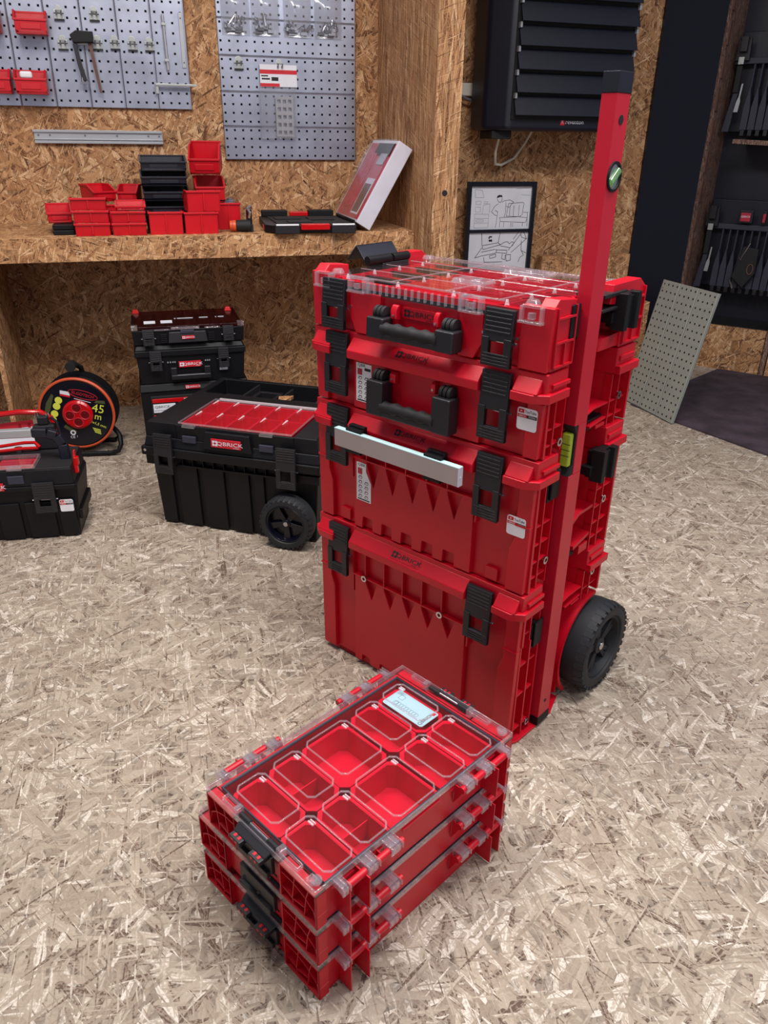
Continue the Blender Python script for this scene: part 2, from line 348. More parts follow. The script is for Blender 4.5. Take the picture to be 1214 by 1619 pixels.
def tool_rack(z, label, fan):
    q = thing('tool_rack', label, 'tool rack', RM(3.29, 0.0, z) , A17 + DX, 'black hanging racks in the corner cabinet')
    b = MB().box(-0.075, 0.62, 0.22, 0.262, 0.02, 0.5); b.build('back_board', 'navy', q, 0.004)
    b = MB().box(-0.08, 0.62, 0.16, 0.21, 0.345, 0.375); b.build('rail', 'grey_fin', q, 0.004)
    pl = MB().box(0.10, 0.175, 0.135, 0.158, 0.385, 0.455); pl = pl.build('badge_holder', 'black_latch', q, 0.004)
    MB().box(0.112, 0.163, 0.129, 0.134, 0.395, 0.44).build('badge', 'pink_red', pl, 0.001)
    MB().text('QBRICK', 0.014, (0.1375, 0.1285, 0.42)).build('badge_lettering', 'paper', pl)
    pl = MB().box(0.225, 0.245, 0.135, 0.158, 0.385, 0.455).build('badge_holder', 'black_latch', q, 0.004)
    MB().box(0.228, 0.242, 0.129, 0.134, 0.395, 0.44).build('badge', 'pink_red', pl, 0.001)
    for k in range(13):                     # comb of pockets: narrow fin above, flaring pocket below
        x = 0.027 + k * 0.0395
        f = MB().box(x - 0.004, x + 0.004, 0.15, 0.21, 0.23, 0.345)
        f.prism([(x - 0.003, 0.235), (x + 0.003, 0.235), (x + 0.017, 0.14), (x + 0.018, 0.03), (x - 0.018, 0.03), (x - 0.017, 0.14)], 'y', 0.14, 0.215)
        f.build('pocket', 'grey_fin', q, 0.002)
        MB().box(x - 0.011, x + 0.011, 0.136, 0.146, 0.0, 0.03).build('pocket_foot', 'black_latch', q, 0.003)
    st = MB().box(-0.055, -0.02, 0.11, 0.135, 0.40, 0.47); st.prism([(-0.07, 0.47), (-0.06, 0.445), (-0.05, 0.47), (-0.03, 0.445), (-0.01, 0.47), (-0.005, 0.36), (-0.075, 0.36)], 'y', 0.136, 0.16)
    sp = st.build('strap_mount', 'black_latch', q, 0.002)
    MB().box(-0.05, -0.022, 0.10, 0.112, 0.34, 0.375).build('buckle', 'steel_clip', sp, 0.002)
    MB().box(-0.052, -0.024, 0.105, 0.118, 0.21, 0.335).build('strap', 'black_soft', sp, 0.002)
    MB().prism([(-0.05, 0.205), (-0.025, 0.205), (-0.04, 0.02), (-0.078, 0.02)], 'y', 0.115, 0.135).build('strap_end', 'grey_fin', sp, 0.002)
    h = MB().prism([(-0.008, 0.25), (0.0, 0.25), (-0.004, 0.185), (0.0, 0.165), (-0.004, 0.115), (-0.026, 0.115), (-0.02, 0.165), (-0.012, 0.19)], 'y', 0.088, 0.094)
    hb = h.build('hang_tag', 'alu', sp, 0.001)
    return q
tool_rack(1.245, 'black comb-like tool rack on the upper shelf of the corner cabinet', 0)
tool_rack(0.418, 'black comb-like tool rack in the lower bay of the corner cabinet', 1)
t = thing('tool_pouch', 'black pouch with a silver hook tag hanging in the lower cabinet bay', 'pouch', RM(3.29, 0, 0.405), A17 + DX)
MB().prism([(0.165, 0.28), (0.25, 0.27), (0.255, 0.14), (0.20, 0.05), (0.13, 0.11)], 'y', 0.09, 0.125).build('body', 'black_soft', t, 0.006)
MB().tube([(0.20, 0.085, 0.30), (0.185, 0.085, 0.26), (0.17, 0.085, 0.225), (0.165, 0.085, 0.205), (0.158, 0.085, 0.22)], 0.004, 8).build('hook', 'chrome', t)
MB().prism([(0.125, 0.105), (0.155, 0.055), (0.148, 0.045)], 'y', 0.082, 0.088).build('blade_tip', 'chrome', t)
MB().tube([(0.225 + 0.016 * math.cos(a * PI / 6), 0.085, 0.16 + 0.028 * math.sin(a * PI / 6)) for a in range(12)], 0.003, 6, True).build('red_cord', 'wood_dark', t)

# dark mat in front of the cabinet
mt_ = MB().prism([(2.50, -0.62), (2.555, -0.915), (2.68, -1.40), (2.93, -2.35), (4.4, -2.35), (4.4, -1.5), (3.50, -0.30), (3.39, -0.16)], 'z', 0.0, 0.008).build('floor_mat', 'carpet')
mt_.location = O3; mt_.rotation_euler = (0, 0, A17); tag(mt_, 'dark brown fleecy mat on the floor below the corner cabinet', 'mat')

# ---------------------------------------------------------------- heater on the wall
t = RT('fan_heater', 'large black wall fan heater with wide louvre blades', 'heater', 2.10, 0.0, 1.25)
MB().prism([(-0.34, -0.06), (-0.34, -0.22), (-0.25, -0.30), (0.30, -0.30), (0.385, -0.22), (0.385, -0.06)], 'z', 0.0, 0.78).build('housing', 'navy', t, 0.02, seg=3)
MB().box(-0.24, 0.345, -0.306, -0.30, 0.045, 0.76).build('louvre_recess', 'black_soft', t)
for k in range(8):
    z = 0.062 + k * 0.0895
    b = MB(); b.hexa([(-0.235, -0.345, z), (0.34, -0.345, z), (0.34, -0.338, z), (-0.235, -0.338, z)], [(-0.235, -0.312, z + 0.078), (0.34, -0.312, z + 0.078), (0.34, -0.305, z + 0.078), (-0.235, -0.305, z + 0.078)])
    lb = b.build('louvre_blade', 'navy', t, 0.002)
    MB().box(-0.238, -0.228, -0.330, -0.308, z + 0.066, z + 0.088).build('blade_pivot', 'alu', lb, 0.001)
    MB().box(0.333, 0.342, -0.330, -0.308, z + 0.066, z + 0.088).build('blade_pivot', 'alu', lb, 0.001)
MB().box(-0.30, -0.20, -0.24, -0.10, -0.035, 0.0).build('valve', 'black_soft', t, 0.004)
MB().box(-0.25, 0.25, -0.058, -0.002, 0.2, 0.6).build('wall_bracket', 'black_soft', t)
MB().box(0.012, 0.034, -0.3015, -0.300, 0.026, 0.052).build('maker_mark', 'ink_red', t)
MB().text('K', 0.02, (0.023, -0.302, 0.039)).text('reventon', 0.026, (0.085, -0.3015, 0.039)).build('lettering', 'paper', t)
c_ = MB().tube([(-0.24, -0.19, -0.03), (-0.235, -0.15, -0.09), (-0.21, -0.10, -0.145), (-0.16, -0.06, -0.15), (-0.08, -0.03, -0.12), (-0.02, -0.02, -0.05), (0.0, -0.04, 0.0)], 0.006, 8)
c_.build('cable', 'cable_white', t)
t = RT('junction_box', 'small white cable box on the wall beside the partition', 'junction box', 1.74, 0.0, 1.395)
MB().box(-0.05, 0.08, -0.04, 0, 0, 0.055).build('box', 'cable_white', t, 0.006)
MB().tube([(-0.06, -0.045, 0.02), (0.0, -0.05, -0.01), (0.08, -0.05, -0.03)], 0.006).build('cable', 'ink_grey', t)

# ---------------------------------------------------------------- framed drawings leaning on the wall
t = RT('picture_frame', 'black frame holding two line drawings of a workshop, leaning by the wall', 'picture', 1.955, 0.05, 0.44)
FZ = 0.585
b = MB().box(-0.187, -0.165, -0.022, 0, 0, FZ).box(0.165, 0.187, -0.022, 0, 0, FZ).box(-0.165, 0.165, -0.022, 0, FZ - 0.022, FZ).box(-0.165, 0.165, -0.022, 0, 0, 0.02).box(-0.165, 0.165, -0.020, -0.002, 0.346, 0.362)
b.build('frame', 'black_gloss', t, 0.002)
def ink(mb, pts, r=0.0012, y=-0.0085):
    for (x0, z0), (x1, z1) in zip(pts, pts[1:]):
        d = math.hypot(x1 - x0, z1 - z0) or 1e-6; px, pz = -(z1 - z0) / d * r, (x1 - x0) / d * r
        mb.poly([(x0 + px, y, z0 + pz), (x1 + px, y, z1 + pz), (x1 - px, y, z1 - pz), (x0 - px, y, z0 - pz)])
# upper sheet: worker beside a bench with a box
s1 = MB().box(-0.165, 0.165, -0.008, -0.004, 0.362, FZ - 0.022).build('drawing_sheet', 'paper', t)
def sk(px, py): return (-0.165 + (px - 142) / 870 * 0.33, 0.563 - (py - 145) / 640 * 0.201)
def sketch(par, strokes, mat, r): 
    b = MB()
    for s_ in strokes: ink(b, [sk(*q) for q in s_], r)
    b.build('line_work', mat, par)
sketch(s1, [[(520, 330), (540, 370), (570, 385), (590, 350), (590, 310)], [(540, 400), (490, 440), (450, 520), (500, 570), (530, 580)], [(500, 500), (540, 520), (530, 700), (520, 760)], [(590, 380), (620, 360), (700, 345), (760, 375), (700, 460), (660, 440)], [(650, 380), (655, 520), (640, 600)], [(690, 400), (900, 385), (915, 400), (900, 570), (860, 600), (670, 590), (690, 400)], [(715, 430), (715, 590)], [(770, 430), (770, 590)], [(850, 420), (845, 590)], [(570, 610), (850, 600), (980, 620), (960, 690), (590, 670), (570, 610)], [(580, 670), (580, 755)], [(640, 680), (640, 755)], [(745, 690), (745, 755)], [(770, 690), (770, 755)], [(915, 690), (915, 745)], [(975, 540), (985, 745)], [(915, 535), (985, 535)]], 'ink', 0.0010)
sketch(s1, [[(790, 180), (1000, 170)], [(870, 270), (1000, 280)]], 'ink_grey', 0.0006)
sketch(s1, [[(200, 190), (210, 310), (330, 310), (300, 200), (200, 190)], [(215, 550), (210, 760), (410, 760), (415, 560), (215, 550)], [(215, 620), (410, 620)], [(215, 690), (410, 690)], [(235, 640), (340, 640), (340, 670), (235, 670), (235, 640)], [(220, 360), (290, 360), (290, 410), (220, 410), (220, 360)], [(330, 370), (390, 370), (380, 400), (330, 390)], [(320, 550), (330, 420), (420, 400), (420, 540)], [(220, 450), (290, 450), (290, 520), (220, 520), (220, 450)]], 'ink_grey', 0.0006)
MB().prism([sk(515, 320), sk(520, 285), sk(550, 270), sk(585, 275), sk(595, 305), sk(560, 300)], 'y', -0.0088, -0.008).build('hair', 'ink', s1)
s2 = MB().box(-0.165, 0.165, -0.008, -0.004, 0.02, 0.346).build('drawing_sheet', 'paper', t)
def sk(px, py): return (-0.165 + (px - 135) / 855 * 0.33, 0.346 - (py - 830) / 640 * 0.201)
sketch(s2, [[(320, 840), (335, 1030)], [(585, 830), (565, 990)], [(335, 1030), (560, 990), (600, 1020), (350, 1090), (335, 1030)], [(335, 1060), (240, 1220), (330, 1190), (540, 1150), (550, 1090)], [(330, 1130), (530, 1090)], [(370, 1210), (380, 1290), (640, 1290)], [(450, 1190), (540, 1165), (545, 1210), (460, 1235), (450, 1190)], [(590, 1030), (650, 985), (700, 975), (730, 1010), (760, 980), (800, 990), (770, 1050)], [(600, 1040), (740, 1070)], [(720, 1110), (880, 870), (900, 820)], [(760, 1150), (960, 950), (980, 930)], [(780, 940), (850, 830)], [(900, 820), (940, 850), (970, 940), (900, 910), (880, 860)], [(540, 1100), (700, 1110), (700, 1160), (545, 1140)], [(640, 1160), (630, 1240), (680, 1260), (680, 1180)], [(690, 1180), (700, 1280), (760, 1270), (760, 1180), (690, 1180)], [(900, 960), (910, 1120), (950, 1190), (900, 1230), (880, 1300)], [(910, 1120), (980, 1160)]], 'ink', 0.0013)
sketch(s2, [[(430, 895), (470, 895)], [(430, 925), (430, 895)], [(425, 945), (475, 965)], [(430, 965), (470, 940)]], 'ink', 0.0035)

# ledge of pale board behind the stack
t = RT('board_ledge', 'low ledge of pale strand board standing below the picture and heater', 'ledge', 2.36, 0.02, 0)
MB().box(-0.62, 0.415, -0.24, 0, 0, 0.44).build('panel', 'osb_bench', t, 0.001)

MB().box(-0.168, 0.355, -0.085, -0.02, 0.441, 0.668).build('panel', 'osb_bench', t, 0.001)
# ---------------------------------------------------------------- perforated panels (real square holes)
def perf(mb, w, h, nx, nz, px, pz, hs, x0, z0, th=0.002, lip=0.012):
    xs = [0.0]; zs = [0.0]
    for i in range(nx): xs += [x0 + i * px - hs / 2, x0 + i * px + hs / 2]
    for j in range(nz): zs += [z0 + j * pz - hs / 2, z0 + j * pz + hs / 2]
    xs.append(w); zs.append(h)
    idx = [[mb.pt((x, 0, z)) for x in xs] for z in zs]
    for j in range(len(zs) - 1):
        for i in range(len(xs) - 1):
            if i % 2 == 1 and j % 2 == 1: continue
            mb.f.append((idx[j][i], idx[j][i + 1], idx[j + 1][i + 1], idx[j + 1][i]))
    return mb
def perf_strip(parent, x, z, w, h, nx, nz, px, pz, hs, x0, z0, vertical, mat='galv', ox=0.0):
    m_ = MB(); m_.T = Matrix.Translation((x, -0.014, z)); perf(m_, w, h, nx, nz, px, pz, hs, x0, z0)
    g = 0.0022
    if vertical: m_.box(0, g, 0, 0.013, 0, h).box(w - g, w, 0, 0.013, 0, h).tube([(w - 0.002, 0.000, 0), (w - 0.002, 0.000, h)], 0.0032, 6)
    else: m_.box(0, w, 0, 0.013, 0, g).box(0, w, 0, 0.013, h - g, h).tube([(0, 0.0, h - 0.002), (w, 0.0, h - 0.002)], 0.0028, 6).box(0, g, 0, 0.013, 0, h).box(w - g, w, 0, 0.013, 0, h)
    return m_.build('panel_strip', mat, parent)
# left board: six upright strips
t = RT('tool_pegboard', 'left galvanised wall pegboard of upright strips holding a square and small bins', 'pegboard', 0.0, 0.0, 1.315)
MB().box(-0.48, 0.478, -0.003, -0.0005, 0, 0.75).build('backing', 'dark_backing', t)
for k in range(7):
    perf_strip(t, -0.475 + k * 0.1364, 0.0, 0.1345, 0.75, 4, 20, 0.034, 0.0368, 0.0085, 0.0165, 0.022, True)
# right board: five lying strips
t = RT('tool_pegboard', 'right galvanised wall pegboard of horizontal strips with bags of hooks', 'pegboard', 0.61, 0.0, 1.118)
MB().box(0, 0.602, -0.003, -0.0005, 0, 0.78).build('backing', 'dark_backing', t)
for k in range(6):
    perf_strip(t, 0.0, k * 0.1364, 0.602, 0.1345, 17, 4, 0.0362, 0.034, 0.0085, 0.0115, 0.0165, False)
# leaning panel
al = R(12)
t = thing('perforated_panel', 'grey perforated metal panel leaning upright on the floor beside the mat', 'pegboard', RM(2.525, 0.535, 0.004), 0)
ex = (nv + wv * 0.02).normalized(); ez = (Vector((0, 0, math.cos(al))) + wv * math.sin(al)).normalized(); ey = ez.cross(ex)
t.rotation_euler = Matrix((ex, ey, ez)).transposed().to_euler()
MB().box(0.004, 0.40, -0.002, 0.0, 0.004, 0.60).build('backing', 'dark_backing', t)
for k in range(3):
    perf_strip(t, k * 0.134, 0.0, 0.132, 0.612, 4, 18, 0.0325, 0.0338, 0.0085, 0.0175, 0.019, True, 'galv_dark')
MB().tube([(0.2, 0.005, 0.42), (0.2, 0.12, 0.028)], 0.006).build('rear_brace', 'galv_dark', t)
for x_, z_ in ((0.015, 0.575), (0.384, 0.575), (0.384, 0.03)): MB().cyl((x_, -0.0165, z_), 'y', 0.004, 0.003, 10).build('screw', 'chrome', t)

# wall rail below the left board
t = RT('wall_rail', 'long aluminium mounting rail screwed to the wall above the bins', 'rail', 0.083, 0.0, 1.176)
b = MB().box(-0.262, 0.26, -0.006, 0, 0, 0.05).box(-0.262, 0.26, -0.018, -0.006, 0.0, 0.010).box(-0.262, 0.26, -0.014, -0.006, 0.014, 0.018).box(-0.265, 0.257, -0.014, 0, 0.042, 0.052)
b.build('rail_profile', 'alu', t, 0.001)
for x_ in (-0.245, -0.2, -0.06, 0.07, 0.2, 0.245): MB().cyl((x_, -0.0075, 0.031), 'y', 0.004, 0.002, 10).build('screw', 'ink_grey', t)

# hooks and tools on the left board
def board_hook(s, z, label):
    q = RT('tool_hook', label, 'hook', s, 0.0145, z, 0, 'small tool hooks on the pegboards')
    MB().box(-0.019, 0.019, -0.003, 0, -0.024, 0.010).cyl((0, 0, 0.012), 'y', 0.014, -0.003, 16).build('plate', 'steel_clip', q, 0.001)
    MB().tube([(-0.009, -0.003, 0.004), (-0.009, -0.018, -0.010), (-0.007, -0.022, 0.006)], 0.0026, 6).build('prong', 'ink_grey', q)
    MB().tube([(0.009, -0.003, 0.004), (0.009, -0.018, -0.010), (0.012, -0.022, 0.006)], 0.0026, 6).build('prong', 'ink_grey', q)
    MB().box(-0.019, 0.019, -0.010, -0.003, -0.028, -0.022).box(-0.019, 0.019, -0.0045, -0.003, -0.004, -0.001).build('lower_edge', 'ink', q)
for s_, z_, l_ in ((-0.011, 1.648, 'small steel hook high on the left pegboard, nearest the upper red bin'), (0.123, 1.651, 'small steel hook alone high on the left pegboard above the black square'),
                   (-0.012, 1.545, 'small steel hook left of the black square on the pegboard'), (0.122, 1.550, 'small steel hook just right of the black square'),
                   (0.190, 1.553, 'second small steel hook right of the black square'), (0.259, 1.552, 'third small steel hook right of the black square'),
                   (0.327, 1.552, 'small steel hook farthest right in its row, beside the hanging rod'), (0.692, 1.498, 'small steel hook on the right pegboard, left of the blister pack'), (0.868, 1.492, 'small steel hook carrying the hanging blister pack')):
    board_hook(s_, z_, l_)
t = RT('angle_clamp', 'black handled square with a long steel blade hanging on the pegboard', 'square', 0.065, 0.0145, 1.55)
MB().prism([(-0.045, 0.02), (-0.02, 0.036), (0.045, 0.034), (0.043, -0.004), (-0.035, -0.008)], 'y', -0.05, -0.02).build('head', 'black', t, 0.003)
MB().prism([(-0.038, -0.01), (-0.024, -0.01), (-0.012, -0.085), (0.0, -0.14), (-0.018, -0.14), (-0.03, -0.08)], 'y', -0.042, -0.030).build('arm', 'black_latch', t, 0.002)
MB().cyl((-0.018, -0.036, -0.15), 'z', 0.006, 0.06, 12).box(-0.028, 0.004, -0.042, -0.03, -0.152, -0.144).build('screw_grip', 'chrome', t)
MB().prism([(0.02, -0.004), (0.034, -0.004), (0.052, -0.182), (0.042, -0.182)], 'y', -0.032, -0.028).build('blade', 'wood_dark', t, 0.001)
MB().box(-0.02, 0.02, -0.02, 0.0, -0.012, 0.006).build('mount', 'steel_clip', t)
t = RT('hanging_rod', 'thin steel rod hanging upright on the right end of the pegboard', 'rod', 0.389, 0.0145, 1.46)
MB().tube([(0.004, -0.012, 0.0), (0.001, -0.012, 0.20)], 0.0055, 10).build('rod', 'alu', t)
MB().box(-0.006, 0.010, -0.02, 0.0, 0.03, 0.04).box(-0.006, 0.010, -0.02, 0.0, 0.16, 0.17).build('clip', 'steel_clip', t, 0.001)
t = RT('peg_shelf_arm', 'horizontal steel arm sticking out past the pegboard corner', 'bracket', 0.34, 0.0145, 1.40)
MB().box(-0.006, 0.006, -0.03, 0, -0.03, 0.01).box(-0.006, 0.165, -0.035, -0.018, 0.0, 0.009).build('arm', 'steel_clip', t, 0.0015)
t = RT('peg_flat_bar', 'flat steel strip fixed along the right edge of the pegboard', 'strip', 0.462, 0.0145, 1.47)
MB().box(-0.008, 0.008, -0.004, 0, 0, 0.20).build('strip', 'alu', t, 0.001)
for z_ in (0.02, 0.18): MB().cyl((0, -0.004, z_), 'y', 0.003, -0.002, 8).build('screw', 'ink_grey', t)

# open-fronted picking bins
def hopper(name, label, cat, w, d, h, lip, mat, loc, rz, group, rot=None, sc_=1.0):
    q = thing(name, label, cat, loc, rz, group, rot)
    e = 0.0025; b = MB(); hw = w / 2; ti = 0.008
    side = [(0, 0.012), (0.012, 0), (d - ti, 0), (d, h), (d * 0.45, h), (0.004, lip)]
    for sx in (-1, 1):
        x = sx * (hw - 0.005); b.prism([(y, z) for y, z in side], 'x', x - e / 2, x + e / 2)
    b.box(-hw + 0.005, hw - 0.005, 0.010, d - ti, 0, e)
    b.hexa([(-hw + 0.005, 0.0, 0.01), (hw - 0.005, 0.0, 0.01), (hw - 0.005, 0.0 + e, 0.01), (-hw + 0.005, 0.0 + e, 0.01)], [(-hw + 0.004, -0.003, lip), (hw - 0.004, -0.003, lip), (hw - 0.004, e, lip), (-hw + 0.004, e, lip)])
    b.hexa([(-hw + 0.005, d - ti - e, 0), (hw - 0.005, d - ti - e, 0), (hw - 0.005, d - ti, 0), (-hw + 0.005, d - ti, 0)], [(-hw + 0.005, d - e, h), (hw - 0.005, d - e, h), (hw - 0.005, d, h), (-hw + 0.005, d, h)])
    b.build('tray', mat, q)
    r = MB()                                 # rolled rim and stacking lip
    r.box(-hw, hw, d - 0.004, d + 0.004, h - 0.008, h).box(-hw, -hw + 0.007, d * 0.45, d, h - 0.007, h).box(hw - 0.007, hw, d * 0.45, d, h - 0.007, h)
    r.box(-hw, hw, -0.007, 0.003, lip - 0.008, lip)
    for sx in (-1, 1):
        x0, x1 = (-hw, -hw + 0.007) if sx < 0 else (hw - 0.007, hw)
        r.hexa([(x0, 0.0, lip - 0.007), (x1, 0.0, lip - 0.007), (x1, d * 0.45, h - 0.007), (x0, d * 0.45, h - 0.007)], [(x0, 0.0, lip), (x1, 0.0, lip), (x1, d * 0.45, h), (x0, d * 0.45, h)])
    r.build('rim', mat, q, 0.0015)
    MB().box(-hw * 0.6, hw * 0.6, -0.0035, 0.001, lip * 0.30, lip * 0.66).build('label_panel', mat, q, 0.001)
    MB().box(-0.002, 0.002, d - 0.004, d + 0.002, 0.006, h - 0.008).build('rear_rib', mat, q)
    return q
G = 'small red bins clipped to the left pegboard'
hopper('storage_bin', 'red bin clipped high on the left pegboard, wholly in view', 'bin', 0.122, 0.085, 0.082, 0.05, 'red_shelf', RM(-0.116, 0.112, 1.563), A17, G)
hopper('storage_bin', 'red bin at the upper left edge of the photo, mostly cut off', 'bin', 0.122, 0.085, 0.082, 0.05, 'red_shelf', RM(-0.285, 0.112, 1.563), A17, G)
hopper('storage_bin', 'lower red pegboard bin holding a white piece', 'bin', 0.122, 0.085, 0.088, 0.055, 'red_shelf', RM(-0.150, 0.112, 1.355), A17, G)
hopper('storage_bin', 'lower red pegboard bin at the left edge, beside the one with the white piece', 'bin', 0.122, 0.085, 0.088, 0.055, 'red_shelf', RM(-0.283, 0.112, 1.355), A17, G)
t = RT('white_plug', 'small white piece lying in the lower red pegboard bin', 'fitting', -0.165, 0.075, 1.41)
MB().box(-0.024, 0.024, -0.012, 0.012, 0, 0.026).build('body', 'white', t, 0.009, seg=3)

# bags of hooks
for s_, l_, n_ in ((0.69, 'clear bag of dark hooks, leftmost on the right pegboard', 7), (0.815, 'clear bag of hooks, second from left on the right pegboard', 6), (0.955, 'clear bag of bright hooks, third from left on the right pegboard', 8), (1.09, 'clear bag of silver hooks, rightmost on the right pegboard', 9)):
    q = RT('hook_bag', l_, 'bag', s_, 0.018, 1.60, 0, 'clear bags of hooks on the right pegboard')
    b = MB(); n1, n2 = 8, 10; gr = []
    for j in range(n2 + 1):
        z = 0.16 * j / n2; bulge = 0.030 * math.sin(PI * min(1, 1.25 * (1 - j / n2)) ** 0.8) if j else 0.004
        gr.append([b.pt((-0.06 + 0.12 * i / n1, -0.004 - bulge * math.sin(PI * i / n1) - random.uniform(0, 0.004), z)) for i in range(n1 + 1)])
    for j in range(n2):
        for i in range(n1): b.f.append((gr[j][i], gr[j][i + 1], gr[j + 1][i + 1], gr[j + 1][i]))
    b.box(-0.06, 0.06, -0.002, -0.001, 0, 0.16)
    b.build('bag_film', 'film', q)
    for k in range(n_):
        x = random.uniform(-0.04, 0.035); z = 0.012 + random.uniform(0, 0.02); a = random.uniform(-1.2, 1.2); L_ = random.uniform(0.03, 0.055); y = -0.010 - 0.002 * (k % 4)
        dx, dz = math.sin(a) * L_, math.cos(a) * L_
        MB().tube([(x, y, z), (x + dx * 0.5, y - 0.003, z + dz * 0.5), (x + dx, y, z + dz), (x + dx + 0.012, y - 0.002, z + dz - 0.006), (x + dx + 0.010, y, z + dz - 0.016)], 0.0022, 6).box(x - 0.014, x + 0.014, y - 0.003, y + 0.001, z - 0.006, z + 0.006).build('hook', 'chrome' if k % 3 else 'ink_grey', q)

# blister pack
t = RT('blister_pack', 'clear hanging pack with red and white card and punched metal plate', 'blister pack', 0.855, 0.024, 1.205)
cd = MB().box(-0.075, 0.088, -0.002, 0, 0.205, 0.290).build('header_card', 'paper', t)
MB().box(-0.075, 0.088, -0.0026, -0.002, 0.254, 0.270).box(-0.075, 0.010, -0.0026, -0.002, 0.205, 0.218).build('red_print', 'ink_red', cd)
MB().box(-0.070, -0.040, -0.0028, -0.002, 0.244, 0.249).box(-0.068, -0.032, -0.0028, -0.002, 0.232, 0.238).box(-0.025, 0.005, -0.0028, -0.002, 0.228, 0.242).text('* * * * * *', 0.010, (0.0, -0.0027, 0.262), sx=1.6).build('black_print', 'ink', cd)
MB().box(-0.080, 0.075, -0.014, -0.012, 0, 0.205).box(-0.080, -0.076, -0.014, 0, 0, 0.205).box(0.071, 0.075, -0.014, 0, 0, 0.205).box(-0.080, 0.075, -0.014, 0, 0, 0.004).build('blister', 'film', t, 0.002)
pm = MB(); perf(pm, 0.078, 0.16, 3, 5, 0.024, 0.031, 0.015, 0.015, 0.017); pm.v = [v + Vector((-0.012, -0.006, 0.008)) for v in pm.v]
pm.build('punched_plate', 'alu', t)

# ---------------------------------------------------------------- things on the workbench
BZ = 0.8585
G = 'red stacking bins on the workbench'
def hb(label, s, d, z, w, dep, h, rz=0.0, mat='red_shelf', g=G, tilt=0.0, lip=None):
    return hopper('storage_bin', label, 'bin', w, dep, h, lip if lip else h * 0.62, mat, RM(s, d, z), 0, g, rot=(tilt, 0, A17 + rz))
# the pairs in front show their backs, so they are turned round
hb('lowest red bin of the front left stack of three, above nothing but the bench', 0.027, 0.40, BZ, 0.134, 0.145, 0.047, PI)
hb('middle red bin of the front left stack of three', 0.027, 0.40, BZ + 0.0475, 0.134, 0.145, 0.045, PI)
hb('topmost red bin of the front left stack of three', 0.022, 0.40, BZ + 0.093, 0.134, 0.145, 0.045, PI)
hb('lowest red bin of the stack right of the front left stack', 0.163, 0.40, BZ, 0.132, 0.145, 0.046, PI)
hb('middle red bin of the stack right of the front left stack', 0.163, 0.40, BZ + 0.0465, 0.132, 0.145, 0.042, PI)
hb('topmost red bin of the stack right of the front left stack, facing out', 0.175, 0.535, BZ + 0.089, 0.115, 0.125, 0.032, 0)
hb('single red bin in front of the black bin stack', 0.303, 0.40, BZ, 0.134, 0.14, 0.085, PI)
hb('lower red bin right of the black bin stack', 0.440, 0.41, BZ, 0.136, 0.13, 0.082, PI, lip=0.07)
hb('upper red bin with slanted rim, right of the black bin stack', 0.446, 0.41, BZ + 0.083, 0.134, 0.13, 0.078, PI + R(4), tilt=0.0, lip=0.050)
hb('tall red bin standing on end next to the orange tool', 0.565, 0.30, BZ, 0.10, 0.10, 0.105, PI, lip=0.09)
hb('red bin at the far left end, resting on the flat black case', -0.092, 0.45, BZ + 0.040, 0.095, 0.15, 0.064, R(6))
hb('red bin tipped towards the wall behind the front left stack', 0.080, 0.29, BZ + 0.105, 0.105, 0.11, 0.066, R(30))
hb('red bin lying on the back row, right of the tipped bin', 0.165, 0.27, BZ + 0.100, 0.085, 0.10, 0.068, R(-14))
hb('red bin supporting the tipped bins, hidden in the back row', 0.10, 0.20, BZ, 0.13, 0.12, 0.098, PI)
hb('uppermost red bin leaning on the wall stack', 0.490, 0.28, BZ + 0.205, 0.13, 0.13, 0.105, R(-12), tilt=R(12))
hb('red bin under the uppermost one in the wall stack', 0.505, 0.30, BZ + 0.100, 0.125, 0.15, 0.10, 0)
hb('lowest red bin of the wall stack, mostly hidden', 0.500, 0.23, BZ, 0.125, 0.15, 0.10, 0)
G2 = 'black stacking bins on the workbench'
for k, (l_, z, dd_) in enumerate((('lowest black bin of the tall black stack', 0.0, 0.38), ('second black bin from the bottom of the tall black stack', 0.056, 0.377), ('third black bin from the bottom of the tall black stack', 0.112, 0.374), ('second black bin from the top of the tall black stack', 0.168, 0.365), ('topmost black bin of the tall black stack', 0.224, 0.35))):
    hb(l_, 0.322 - 0.004 * (k % 2), dd_, BZ + z, 0.185, 0.19, 0.0552, 0, 'navy', G2, lip=0.036)
t = RT('flat_case', 'flat black plastic case under the leftmost red bin', 'case', -0.082, 0.49, BZ)
MB().box(-0.04, 0.038, 0, 0.17, 0, 0.018).build('base', 'black', t, 0.003)
MB().box(-0.04, 0.038, 0, 0.17, 0.020, 0.038).build('cover', 'black', t, 0.003)
t = RT('hand_tool', 'small black and orange hand tool lying by the tall red bin', 'tool', 0.60, 0.49, BZ, R(-8))
MB().cyl((-0.045, 0, 0.024), 'x', 0.019, 0.012, 20, 0.021).cyl((-0.033, 0, 0.024), 'x', 0.021, 0.014, 20).build('orange_end', 'orange', t, 0.002)
MB().cyl((-0.019, 0, 0.024), 'x', 0.022, 0.06, 20, 0.024).build('grip', 'black_soft', t, 0.003)
MB().cyl((0.035, 0.01, 0.03), 'z', 0.012, 0.055, 16).box(0.02, 0.05, -0.01, 0.02, 0.0, 0.03).build('mount', 'black_latch', t, 0.002)
MB().tube([(0.035, -0.006, 0.055), (0.04, -0.012, 0.075), (0.03, -0.01, 0.09), (0.045, -0.004, 0.10)], 0.006, 8).build('metal_clip', 'chrome', t)
t = RT('gadget', 'dark gadget poking out of the tall red bin', 'tool', 0.575, 0.25, BZ + 0.095)
MB().box(-0.03, 0.03, -0.014, 0.012, -0.02, 0.012).cyl((0.012, 0, 0.006), 'z', 0.012, 0.012, 12).build('body', 'ink_grey', t, 0.004)

